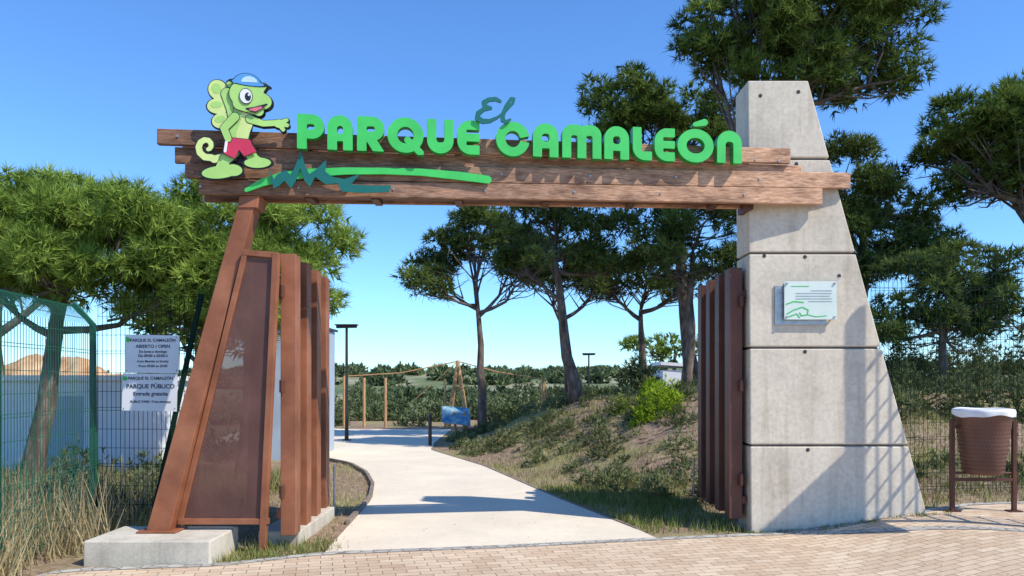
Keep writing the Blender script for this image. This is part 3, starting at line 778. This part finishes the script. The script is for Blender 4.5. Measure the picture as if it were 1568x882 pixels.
# ------------------------------------------------------------------ trees
def pine(name, base, top, tr, lobes, dens=1.0, L=.16, W=.011, per=12, mat='pine', cr=.42, seed=1, tufts=55, twigs=24, fork=.55, smin=.35, core=.8):
    global RNG
    RNG = np.random.default_rng(seed); rnd = random.Random(seed)
    e = empty(name)
    bx, by = base; bz = float(H(bx, by))-.1; base3 = Vector((bx, by, bz)); top3 = Vector(top)
    mb = MB(); npt = 7; pts = []
    for i in range(npt):
        t = i/(npt-1); p = base3.lerp(top3, t)
        if 0 < i: p += Vector((rnd.uniform(-.07, .07), rnd.uniform(-.07, .07), 0))*(1-t*.5)*(top3-base3).length*.22
        pts.append(p)
    mb.tube(pts, [tr*(1.25 if i == 0 else 1)*(1-.62*i/(npt-1)) for i in range(npt)], 10)
    def onT(t):
        f = t*(npt-1); i = min(int(f), npt-2); return pts[i].lerp(pts[i+1], f-i)
    C = []; D = []; T = []; KC = []
    for li, (cx, cy, cz, rx, ry, rz) in enumerate(lobes):
        c = Vector((cx, cy, cz))
        t0 = fork+(1-fork)*rnd.random()*.9
        st = onT(t0); en = c-Vector((0, 0, rz*.35))
        mid = st.lerp(en, .5)+Vector((rnd.uniform(-.2, .2), rnd.uniform(-.2, .2), -.12*(en-st).length))
        q1 = st.lerp(mid, .5)+Vector((0, 0, -.03)); limb = [st, q1, mid, mid.lerp(en, .5)+Vector((rnd.uniform(-.1, .1), 0, .05)), en]
        r0 = tr*(.5 if len(lobes) < 4 else .38)
        mb.tube(limb, [r0, r0*.85, r0*.65, r0*.5, r0*.3], 6, 1)
        nc = max(8, int(dens*(rx*ry+rx*rz+ry*rz)*5.0/(cr/.42)**2))
        for q in range(nc):
            d = RNG.normal(size=3); d[2] = d[2]*.8+.2; d /= np.linalg.norm(d)
            rad = rnd.uniform(smin, 1.0)**.6
            cc = np.array([cx, cy, cz])+d*np.array([rx, ry, rz])*rad
            r = cr*rnd.uniform(.55, 1.2)
            if rnd.random() < .5:
                a = limb[rnd.randint(2, 4)]; b = Vector(cc); m2 = a.lerp(b, .55)+Vector((rnd.uniform(-.15, .15), rnd.uniform(-.15, .15), -.08))
                mb.tube([a, m2, b], [tr*.14+.006, tr*.08+.005, .006], 4, 1, False)
            nt_ = int(tufts*(r/cr)**2)
            ee = RNG.normal(size=(nt_, 3)); ee[:, 2] = ee[:, 2]*.8+.3; ee = nrm(ee)
            pos = cc+ee*r*np.array([1.05, 1.05, .68])*RNG.uniform(.45, 1.0, (nt_, 1))
            C.append(pos); D.append(nrm(ee+np.array([0, 0, .35])))
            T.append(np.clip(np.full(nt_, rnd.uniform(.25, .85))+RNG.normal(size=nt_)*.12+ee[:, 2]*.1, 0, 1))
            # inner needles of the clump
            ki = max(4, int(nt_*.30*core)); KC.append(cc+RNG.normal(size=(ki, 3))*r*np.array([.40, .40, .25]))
        for q in range(int(twigs/len(lobes))+1):
            a = limb[rnd.randint(1, 3)].lerp(limb[-1], rnd.random()*.6)
            d = Vector((rnd.uniform(-1, 1)*rx, rnd.uniform(-1, 1)*ry, rnd.uniform(-.25, .25)*rz-.15*rz))*.95
            b = c+Vector((d.x, d.y, -rz*rnd.uniform(.3, .75))); m2 = a.lerp(b, .5)+Vector((0, 0, -.15*rnd.random()))
            mb.tube([a, m2, b], [tr*.13+.004, tr*.07+.004, .004], 4, 1, False)
            for z in range(3):
                s = m2.lerp(b, rnd.random()); en2 = s+Vector((rnd.uniform(-.4, .4), rnd.uniform(-.4, .4), rnd.uniform(-.3, .25)))
                mb.tube([s, en2], [.007, .003], 3, 1, False)
    mb.build('trunk_and_limbs', [M['bark'], M['twig']], e, smooth=True)
    C = np.concatenate(C); D = np.concatenate(D); T = np.concatenate(T)
    V, tn = needles(C, D, T, per, L, W, .72)
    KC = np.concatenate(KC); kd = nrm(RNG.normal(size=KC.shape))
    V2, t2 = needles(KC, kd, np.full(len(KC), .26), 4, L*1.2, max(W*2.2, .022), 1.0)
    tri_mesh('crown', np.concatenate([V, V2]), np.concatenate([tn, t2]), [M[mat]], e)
    return e
# left group
pine('pine_tree', (-7.3, 11.6), (-6.8, 11.9, 3.9), .17, [(-7.4, 11.8, 3.85, 1.2, 1.1, .85), (-5.9, 11.7, 3.75, 1.1, 1.1, .85), (-6.7, 12.2, 4.3, 1.3, 1.1, .55), (-8.7, 12.2, 3.75, 1.1, 1.0, .8), (-5.1, 12.0, 3.3, .7, .8, .6), (-6.7, 11.3, 3.2, 1.0, .8, .5), (-8.0, 11.6, 3.1, 1.0, .8, .5)], 1.2, .19, .0085, 13, 'pinelit', .36, 11, 60)
pine('pine_tree', (-4.4, 12.6), (-4.1, 12.6, 4.1), .15, [(-4.6, 12.5, 4.3, 1.1, 1.0, .75), (-3.5, 12.4, 3.95, .85, .9, .8), (-3.7, 12.2, 3.2, 1.0, .9, .65), (-4.9, 12.6, 3.3, 1.0, .9, .75), (-4.4, 12.2, 2.6, .9, .8, .4), (-5.6, 12.6, 2.9, .8, .8, .5)], 1.3, .19, .0085, 13, 'pinelit', .36, 12, 60)
pine('pine_tree', (-11.5, 17), (-11.3, 17, 4.8), .2, [(-11.6, 17, 5.4, 1.7, 1.3, .9), (-9.6, 17, 5.1, 1.4, 1.2, .9), (-13.2, 17, 4.8, 1.5, 1.4, 1.1)], .9, .24, .020, 8, 'pine', .5, 13, 45)
# centre trees
pine('pine_tree', (-.78, 21.5), (-.95, 21.5, 3.9), .15, [(-1.9, 21.5, 5.0, .95, 1.0, .7), (-.9, 21.5, 5.6, 1.2, 1.1, .7), (.2, 21.6, 5.3, 1.1, 1.0, .7), (-2.3, 21.2, 4.3, .6, .7, .35), (.5, 21.4, 4.7, .7, .8, .45), (-1.2, 21.6, 6.1, .9, .9, .4)], 1.0, .20, .014, 10, 'pinefar', .40, 21, 46, 60, .85)
pine('pine_tree', (1.55, 18.5), (1.0, 18.5, 4.6), .17, [(.5, 18.5, 5.35, .9, .9, .6), (1.6, 18.5, 5.0, .9, .9, .6), (1.1, 18.6, 5.85, 1.1, .9, .45), (2.2, 18.4, 4.5, .75, .8, .45), (.3, 18.3, 4.5, .55, .7, .4)], 1.0, .19, .013, 10, 'pinefar', .40, 22, 46, 70, .6)
pine('pine_tree', (1.75, 24), (1.6, 24, 4.3), .14, [(1.3, 24, 5.4, 1.3, 1.1, .8), (2.8, 24, 5.0, 1.2, 1.0, .7)], .9, .22, .018, 9, 'pinefar', .45, 23, 42, 40, .7)
pine('pine_tree', (4.25, 24.5), (4.1, 24.5, 3.9), .16, [(3.0, 24.5, 4.9, 1.1, 1.0, .65), (4.3, 24.5, 5.4, 1.3, 1.1, .85), (5.4, 24.3, 4.8, 1.0, 1.0, .6)], .95, .22, .018, 9, 'pinefar', .45, 24, 42, 70, .8)
pine('pine_tree', (4.1, 18), (4.25, 18, 4.6), .14, [(3.1, 18, 5.2, .95, .9, .65), (4.4, 18, 5.5, 1.1, .9, .75), (5.1, 18.1, 4.5, .85, .8, .65), (3.6, 18, 4.4, .85, .8, .45)], 1.0, .19, .013, 10, 'pinefar', .40, 25, 46, 50, .7)
# big trees behind the pillar
pine('pine_tree', (4.7, 16.2), (5.6, 16.2, 8.0), .23, [(4.9, 16.2, 9.2, 1.3, 1.2, 1.2), (6.8, 16.0, 9.7, 1.6, 1.3, 1.3), (7.5, 16.2, 8.2, 1.1, 1.0, .95), (5.9, 16.0, 7.9, 1.3, 1.1, .8), (6.4, 16.2, 10.9, 1.8, 1.2, .8), (4.3, 16.4, 8.6, .7, .8, .45), (7.9, 16.2, 9.3, .7, .9, .8), (6.2, 15.8, 8.8, 1.3, 1.0, .9), (5.0, 16.1, 10.3, 1.1, 1.0, .7)], 1.3, .20, .012, 10, 'pine', .42, 31, 58, 40, .6)
pine('pine_tree', (4.9, 20.5), (4.2, 20.5, 7.6), .2, [(3.0, 20.5, 9.2, 1.1, 1.1, .65), (4.6, 20.5, 9.0, 1.2, 1.1, .95), (2.5, 20.4, 8.5, .8, .9, .45), (4.9, 20.5, 7.8, 1.3, 1.1, .75), (5.6, 20.5, 6.4, 1.1, 1.1, .75), (3.7, 20.4, 8.4, 1.0, .9, .5)], 1.2, .2, .015, 9, 'pine', .42, 32, 50, 40, .55)
pine('pine_tree', (8.6, 19), (8.7, 19, 5.8), .2, [(8.2, 19, 6.9, .9, 1.0, .85), (9.2, 19, 6.0, 1.3, 1.1, .95), (8.6, 19, 5.0, 1.2, 1.0, .8), (9.9, 19, 5.1, 1.1, .9, .9), (7.6, 19, 5.8, .8, .8, .7), (8.3, 19, 4.1, .9, .9, .6)], 1.25, .2, .014, 9, 'pinefar', .42, 33, 50, 30, .5)
pine('pine_tree', (13.2, 18), (12.2, 18, 6.4), .24, [(11.2, 18, 7.6, 1.4, 1.2, .9), (12.6, 18, 7.9, 1.5, 1.3, .95), (10.4, 18, 7.0, .9, .9, .65), (12.4, 17.8, 6.6, 1.5, 1.2, .8), (11.0, 18, 6.2, .9, .9, .45), (13.8, 18, 7.2, 1.4, 1.2, 1.0), (11.7, 17.8, 7.1, 1.2, 1.0, .7)], 1.25, .2, .014, 10, 'pine', .42, 34, 52, 70, .55)
pine('pine_tree', (9.6, 17), (9.5, 17, 3.0), .13, [(9.0, 17, 3.6, 1.0, .9, .8), (10.1, 17, 3.9, 1.1, .9, .85), (10.9, 17, 3.3, .9, .8, .7), (9.6, 17, 2.7, 1.2, .8, .6), (8.2, 17, 2.9, .9, .8, .6)], 1.2, .19, .014, 9, 'pinefar', .38, 35, 48, 40, .4)
pine('pine_tree', (7.0, 33), (7.0, 33, 2.8), .15, [(6.0, 33, 3.2, 1.1, 1, .7), (8.6, 33, 3.4, 1.2, 1, .8)], 1.0, .25, .03, 7, 'pinelit', .5, 36, 36, 10)
pine('pine_tree', (-9, 22), (-9, 22, 3.3), .15, [(-9.6, 22, 3.3, 1.4, 1.2, .8), (-8, 22, 2.9, 1.2, 1, .7)], .9, .25, .028, 7, 'pine', .5, 37, 38, 10)

# ------------------------------------------------------------------ shrubs, grass
def shrub_pts(cx, cy, r, h, n, rnd):
    ee = rnd.normal(size=(n, 3)); ee[:, 2] = np.abs(ee[:, 2]); ee = nrm(ee)
    lump = 1+.28*np.sin(ee[:, 0]*5+cx*3)*np.sin(ee[:, 1]*5+cy*2)
    p = ee*lump[:, None]*rnd.uniform(.25, 1, (n, 1))**.5*np.array([r, r, h])
    p[:, 0] += cx; p[:, 1] += cy; p[:, 2] += H(p[:, 0], p[:, 1])-.02
    return p, nrm(ee+np.array([0, 0, .5]))
def shrub(name, lst, mat, n, L, W, per, seed, tone=.5):
    rnd = np.random.default_rng(seed); C = []; D = []; T = []
    for (x, y, r, h) in lst:
        nn = max(20, int(n*r*(r+h)))
        p, d = shrub_pts(x, y, r, h, nn, rnd); C.append(p); D.append(d); T.append(np.clip(tone+rnd.uniform(-.25, .25)+rnd.normal(size=nn)*.13, 0, 1))
    V, tn = needles(np.concatenate(C), np.concatenate(D), np.concatenate(T), per, L, W)
    return tri_mesh(name, V, tn, [M[mat]])
shrub('lime_shrub', [(2.75, 14.6, .38, .55), (2.45, 14.4, .25, .35), (3.0, 14.5, .25, .4)], 'lime', 900, .10, .014, 6, 1, .6)
shrub('lime_shrub', [(3.0, 16.5, .3, .5), (2.2, 15.6, .2, .3)], 'lime', 900, .10, .014, 6, 2, .45)
rr = np.random.default_rng(5)
lst = []
for i in range(150):
    y = rr.uniform(10, 23); x = xr(y)+.5+abs(rr.normal())*3.0
    if x > 9: continue
    r = rr.uniform(.12, .38); lst.append((x, y, r, r*rr.uniform(.6, 1.4)))
shrub('hillside_shrubs', lst, 'shrub', 400, .11, .011, 6, 3, .5)
lst = [(x, y, rr.uniform(.3, .6), rr.uniform(.4, .9)) for x, y in zip(rr.uniform(6.2, 13, 26), rr.uniform(12, 18, 26))]
lst += [(x, 18.5, .8, rr.uniform(.9, 1.5)) for x in np.arange(6.5, 15, .9)]
shrub('bank_shrubs', lst, 'shrub', 300, .14, .014, 6, 4, .3)
lst = [(rr.uniform(-14, -4.9), rr.uniform(9, 20), rr.uniform(.2, .5), rr.uniform(.2, .7)) for i in range(55)]
shrub('verge_shrubs', lst, 'vista', 350, .12, .013, 6, 6, .5)
lst = [(rr.uniform(-11, 3), rr.uniform(28, 34), rr.uniform(.5, 1.0), rr.uniform(.5, 1.1)) for i in range(32)]
lst += [(rr.uniform(-14, 24), rr.uniform(37, 52), rr.uniform(.8, 1.5), rr.uniform(.9, 1.9)) for i in range(34)]
shrub('hedge_shrubs', lst, 'vista', 120, .22, .035, 6, 8, .5)
lst = [(rr.uniform(-90, 110), rr.uniform(65, 160), rr.uniform(1.5, 3.0), rr.uniform(1.2, 2.4)) for i in range(90)]
shrub('distant_trees', lst, 'vista', 9, .8, .2, 6, 9, .3)
lst = [(rr.uniform(-330, 360), rr.uniform(220, 480), rr.uniform(3, 7), rr.uniform(2.5, 4.5)) for i in range(260)]
shrub('distant_trees', lst, 'vista', 2.2, 2.0, .6, 6, 10, .35)
shrub('young_tree', [(3.4, 21, .5, 1.1), (3.6, 20.7, .35, .7)], 'shrub', 420, .16, .018, 6, 12, .5)

def blades(name, X, Y, hgt, W, mat, seed, tone=.5, lean=.35, per=1):
    rnd = np.random.default_rng(seed); n = len(X)
    Z = H(X, Y)-.01
    P = np.stack([X, Y, Z], 1); h = hgt*rnd.uniform(.4, 1.3, n)
    a = rnd.uniform(0, 2*math.pi, n); w = np.stack([np.cos(a), np.sin(a), 0*a], 1)*W
    ln = rnd.normal(size=(n, 3))*lean; ln[:, 2] = 1; tip = P+nrm(ln)*h[:, None]
    V = np.stack([P-w, P+w, tip], 1).reshape(-1, 3)
    return tri_mesh(name, V, np.clip(tone+rnd.normal(size=n)*.22, 0, 1), [M[mat]])
def clumpy(n, x0, x1, y0, y1, seed, k=60, sd=.18):
    rnd = np.random.default_rng(seed); cx = rnd.uniform(x0, x1, k); cy = rnd.uniform(y0, y1, k); i = rnd.integers(0, k, n)
    m = rnd.random(n) < .3
    X = np.where(m, rnd.uniform(x0, x1, n), cx[i]+rnd.normal(size=n)*sd); Y = np.where(m, rnd.uniform(y0, y1, n), cy[i]+rnd.normal(size=n)*sd); return X, Y
def keep(X, Y, cond): m = cond(X, Y); return X[m], Y[m]
ybv = lambda X: np.interp(X, [a for a, b in PB], [b for a, b in PB])
okr = lambda x, y: (x > xr(y)+.06) & (y > ybv(x)+.02) & ~((x > 2.4) & (x < 4.5) & (y < 8.6))
X, Y = clumpy(11000, -1, 7, 8.3, 20, 1, 120, .22); X, Y = keep(X, Y, okr)
blades('grass', X, Y, .12, .007, 'grass', 2, .5)
X, Y = clumpy(15000, -1, 7, 8.3, 20, 21, 130, .28); X, Y = keep(X, Y, okr)
blades('grass', X, Y, .11, .007, 'dry', 22, .5)
X, Y = clumpy(8000, .4, 2.45, 8.1, 11.5, 3, 50, .15); X, Y = keep(X, Y, lambda x, y: (x > xr(y)+.03) & (y > ybv(x)+.02))
blades('grass', X, Y, .12, .007, 'grass', 4, .5)
X, Y = clumpy(9000, -3.4, -1.7, 6.8, 16, 5, 70, .2); X, Y = keep(X, Y, lambda x, y: (x < xl(y)-.06) & (y > ybv(x)+.01) & ~((x < -2.6) & (y < 7.4)))
blades('grass', X, Y, .07, .006, 'dry', 6, .65)
X, Y = clumpy(1500, -2.6, -1.75, 6.72, 7.6, 7, 18, .08); X, Y = keep(X, Y, lambda x, y: (y > ybv(x)))
blades('grass', X, Y, .11, .006, 'grass', 8, .5)
X, Y = clumpy(17000, -9.5, -3.3, 5.5, 13, 9, 160, .22); X, Y = keep(X, Y, lambda x, y: (x < -4.05) | (y > 7.4))
blades('grass', X, Y, .28, .007, 'dry', 10, .5)
X, Y = clumpy(6500, -6.5, -4.05, 5.5, 9.5, 11, 30, .16)
blades('tall_dry_grass', X, Y, .68, .006, 'dry', 12, .6, .28)
X, Y = clumpy(6000, -7, -3.5, 7.5, 12, 13, 40, .2); X, Y = keep(X, Y, lambda x, y: (x < -4.05) | (y > 7.4))
blades('grass', X, Y, .3, .008, 'grass', 14, .4)
X, Y = clumpy(9000, 4.4, 12, 8.8, 13, 15, 80, .2); X, Y = keep(X, Y, lambda x, y: (y > ybv(x)+.02))
blades('grass', X, Y, .13, .007, 'grass', 16, .65)
X, Y = clumpy(1200, 2.5, 4.6, 7.98, 8.1, 17, 30, .03)
blades('grass', X, Y, .06, .005, 'grass', 18, .3)
# dead-wood and fallen branches on the bank
mb = MB(); rn = random.Random(4)
for i in range(300):
    y = rn.uniform(10.5, 20); x = float(xr(y))+.8+rn.random()*5; a = rn.uniform(-.6, .6); l = rn.uniform(.15, .6)
    z = float(H(x, y)); x2, y2 = x+math.cos(a)*l, y+math.sin(a)*l
    mb.tube([(x, y, z+.02), ((x+x2)/2, (y+y2)/2, z+.05), (x2, y2, float(H(x2, y2))+.02)], [.012, .01, .005], 4)
mb.build('fallen_branches', [M['twig']])
# leaves and grit blown onto the paving and path
mb = MB()
for i in range(420):
    x = rn.uniform(-3.6, 6); y = rn.uniform(5.6, 9.5) if rn.random() < .7 else rn.uniform(9, 15)
    if 2.3 < x < 4.6 and y > 7.9: continue
    a = rn.uniform(0, 3.14); l = rn.uniform(.006, .018); z = float(H(x, y))+.024
    c_, s2 = math.cos(a)*l, math.sin(a)*l
    mb.add([(x-c_, y-s2, z), (x+s2*.4, y-c_*.4, z+.004), (x+c_, y+s2, z+.002)], [(0, 1, 2)])
mb.build('fallen_leaves', [M['twig']])

# ------------------------------------------------------------------ buildings and park furniture behind
b = empty('white_building'); mb = MB()
mb.box(-14, -6.85, 13.6, 16.5, -.1, 1.62, 0); mb.build('walls', [M['wbuild']], b)
mb = MB(); mb.box(-14.1, -6.75, 13.5, 16.6, 1.62, 1.72, 0); mb.build('roof', [M['white']], b, bevel=.01)
mb = MB(); mb.box(-8.3, -7.6, 13.585, 13.6, .05, 1.35, 0); mb.build('door', [M['kiosk']], b)
b = empty('park_kiosk'); mb = MB()
mb.hexa([(-5.4, 15.7, -.1), (-4.17, 15.7, -.1), (-4.17, 18, -.1), (-5.4, 18, -.1), (-5.4, 15.7, 2.86), (-4.15, 15.7, 2.76), (-4.15, 18, 2.76), (-5.4, 18, 2.86)]); mb.build('walls', [M['kiosk']], b)
mb = MB(); mb.hexa([(-5.5, 15.6, 2.88), (-4.1, 15.6, 2.77), (-4.1, 18.1, 2.77), (-5.5, 18.1, 2.88), (-5.5, 15.6, 2.93), (-4.1, 15.6, 2.82), (-4.1, 18.1, 2.82), (-5.5, 18.1, 2.93)]); mb.build('roof', [M['dark']], b)
mb = MB(); mb.box(-4.16, -4.155, 16.4, 17.3, .1, 2.1); mb.build('door', [M['steel']], b)
b = empty('park_shed'); mb = MB(); mb.box(5.7, 8.2, 29, 31, -.5, 2.05); mb.build('walls', [M['wbuild']], b)
mb = MB(); mb.hexa([(5.6, 28.9, 2.25), (8.3, 28.9, 2.05), (8.3, 31.1, 2.05), (5.6, 31.1, 2.25), (5.6, 28.9, 2.37), (8.3, 28.9, 2.15), (8.3, 31.1, 2.15), (5.6, 31.1, 2.37)]); mb.build('roof', [M['white']], b)
mb = MB(); mb.box(6.9, 7.5, 28.98, 29, .3, 1.8); mb.build('door', [M['dark']], b)
# soil heap
vs = []; fs = []; n = 32; rh = random.Random(9)
for j in range(11):
    for i in range(n):
        a = 2*math.pi*i/n; r = (j/10); rr2 = r*(1+.15*math.sin(3*a+1)); z = 2.5*(.5+.5*math.cos(math.pi*r**1.3))*(1+.18*math.sin(4*a+j)*min(1, 3*r))+rh.uniform(-.12, .12)*min(1, 3*r)
        vs.append((-18.5+5.0*rr2*math.cos(a), 31+3.5*rr2*math.sin(a), z if j < 10 else -.5))
for j in range(10):
    for i in range(n): fs.append((j*n+i, j*n+(i+1) % n, (j+1)*n+(i+1) % n, (j+1)*n+i))
mb = MB(); mb.add(vs, fs); mb.build('soil_heap', [M['soil']], smooth=True)
def lamp(x, y, h):
    e = empty('street_lamp'); z = float(H(x, y)); mb = MB()
    mb.tube([(x, y, z-.05), (x, y, z+.5), (x, y, h)], [.06, .045, .035], 8); mb.tube([(x, y, z), (x, y, z+.04)], .12, 10)
    mb.build('pole', [M['dark']], e); mb = MB()
    mb.tube([(x-.28, y, h), (x+.28, y, h+.01)], .05, 4); mb.box(x-.3, x+.3, y-.12, y+.12, h+.04, h+.07); mb.build('head', [M['dark']], e)
lamp(-4.5, 20.9, 3.1); lamp(3.5, 35, 2.85)
e = empty('rope_play_structure'); mb = MB()
Yp = 27
def ppt(x, z): return (x, Yp, z)
for x in (-5.2, -4.45): mb.tube([ppt(x, -.05), ppt(x, 1.75)], .05, 8)
for dx in (-.35, .35): mb.tube([(-1.9+dx, Yp-.6, -.05), (-1.9, Yp, 2.35)], .055, 8); mb.tube([(-1.9+dx, Yp+.6, -.05), (-1.9, Yp, 2.35)], .055, 8)
mb.tube([ppt(-2.1, 1.4), ppt(-1.7, 1.4)], .05, 8)
mb.tube([ppt(1.1, -.05), ppt(1.1, 1.75)], .055, 8); mb.tube([(1.4, Yp+.5, -.05), (1.1, Yp, 1.7)], .05, 8); mb.tube([ppt(-5.9, 0), ppt(-5.9, 1.8)], .05, 8)
mb.build('timber_posts', [M['timberpole']], e); mb = MB()
mb.tube([ppt(-5.9, 1.8), ppt(-3.9, 1.92), ppt(-1.9, 2.33), ppt(-.5, 1.95), ppt(1.1, 1.7)], .022, 5); mb.tube([ppt(-1.9, 2.33), ppt(-3.4, 1.0)], .013, 5)
mb.tube([ppt(-2.35, .0), ppt(-2.35, 1.7)], .035, 6)
mb.build('ropes', [M['timberpole']], e)
e = empty('information_board'); mb = MB()
mb.tube([(-1.6, 21.6, 0), (-1.6, 21.6, .75)], .04, 8); mb.tube([(-1.35, 21.6, 0), (-1.35, 21.6, .75)], .04, 8)
mb.build('legs', [M['timberpole']], e); mb = MB()
mb.hexa([(-1.95, 21.3, .50), (-1.2, 21.3, .42), (-1.15, 21.31, .38), (-1.9, 21.31, .46), (-2.0, 21.85, .92), (-1.22, 21.85, .86), (-1.2, 21.88, .83), (-1.98, 21.88, .89)]); mb.build('panel', [M['boardblue']], e)
mb = MB(); mb.tube([(-2.05, 19.2, 0), (-2.05, 19.2, .75)], .045, 8); mb.tube([(-2.05, 19.2, .75), (-2.05, 19.2, .8)], [.045, .02], 8); mb.build('bollard', [M['dark']])

# ------------------------------------------------------------------ light, world, camera
AZ = 30; EL = 48
sv = Vector((math.cos(math.radians(EL))*math.cos(math.radians(AZ)), -math.cos(math.radians(EL))*math.sin(math.radians(AZ)), math.sin(math.radians(EL))))
sl = bpy.data.lights.new('sun', 'SUN'); sl.energy = 5.0; sl.angle = math.radians(.53); sl.color = (1, .95, .85)
so = bpy.data.objects.new('sun', sl); COL.objects.link(so); so.rotation_euler = sv.to_track_quat('Z', 'Y').to_euler()
w = bpy.data.worlds.new('World'); scene.world = w; w.use_nodes = True; nt = w.node_tree
sky = nt.nodes.new('ShaderNodeTexSky'); sky.sky_type = 'NISHITA'; sky.sun_disc = False
sky.sun_elevation = math.radians(EL); sky.sun_rotation = math.atan2(sv.x, sv.y); sky.air_density = 1.0; sky.dust_density = .0; sky.ozone_density = 2.0
tint = mixc(nt, 1.0, sky.outputs[0], (.76, 1.20, 1.72), 'MULTIPLY')
bg = nt.nodes['Background']; bg.inputs[1].default_value = .14; nt.links.new(tint, bg.inputs[0])
cam = bpy.data.cameras.new('camera'); co = bpy.data.objects.new('camera', cam); COL.objects.link(co)
co.location = (0, 0, 1.6); co.rotation_euler = (math.radians(90), 0, 0)
cam.sensor_width = 36; cam.lens = 27; cam.shift_y = 144/1568; cam.clip_end = 3000; cam.clip_start = .05
scene.camera = co
scene.view_settings.view_transform = 'Standard'; scene.view_settings.look = 'None'; scene.view_settings.exposure = 0
print('TRIS', sum(len(o.data.polygons) for o in scene.objects if o.type == 'MESH'))
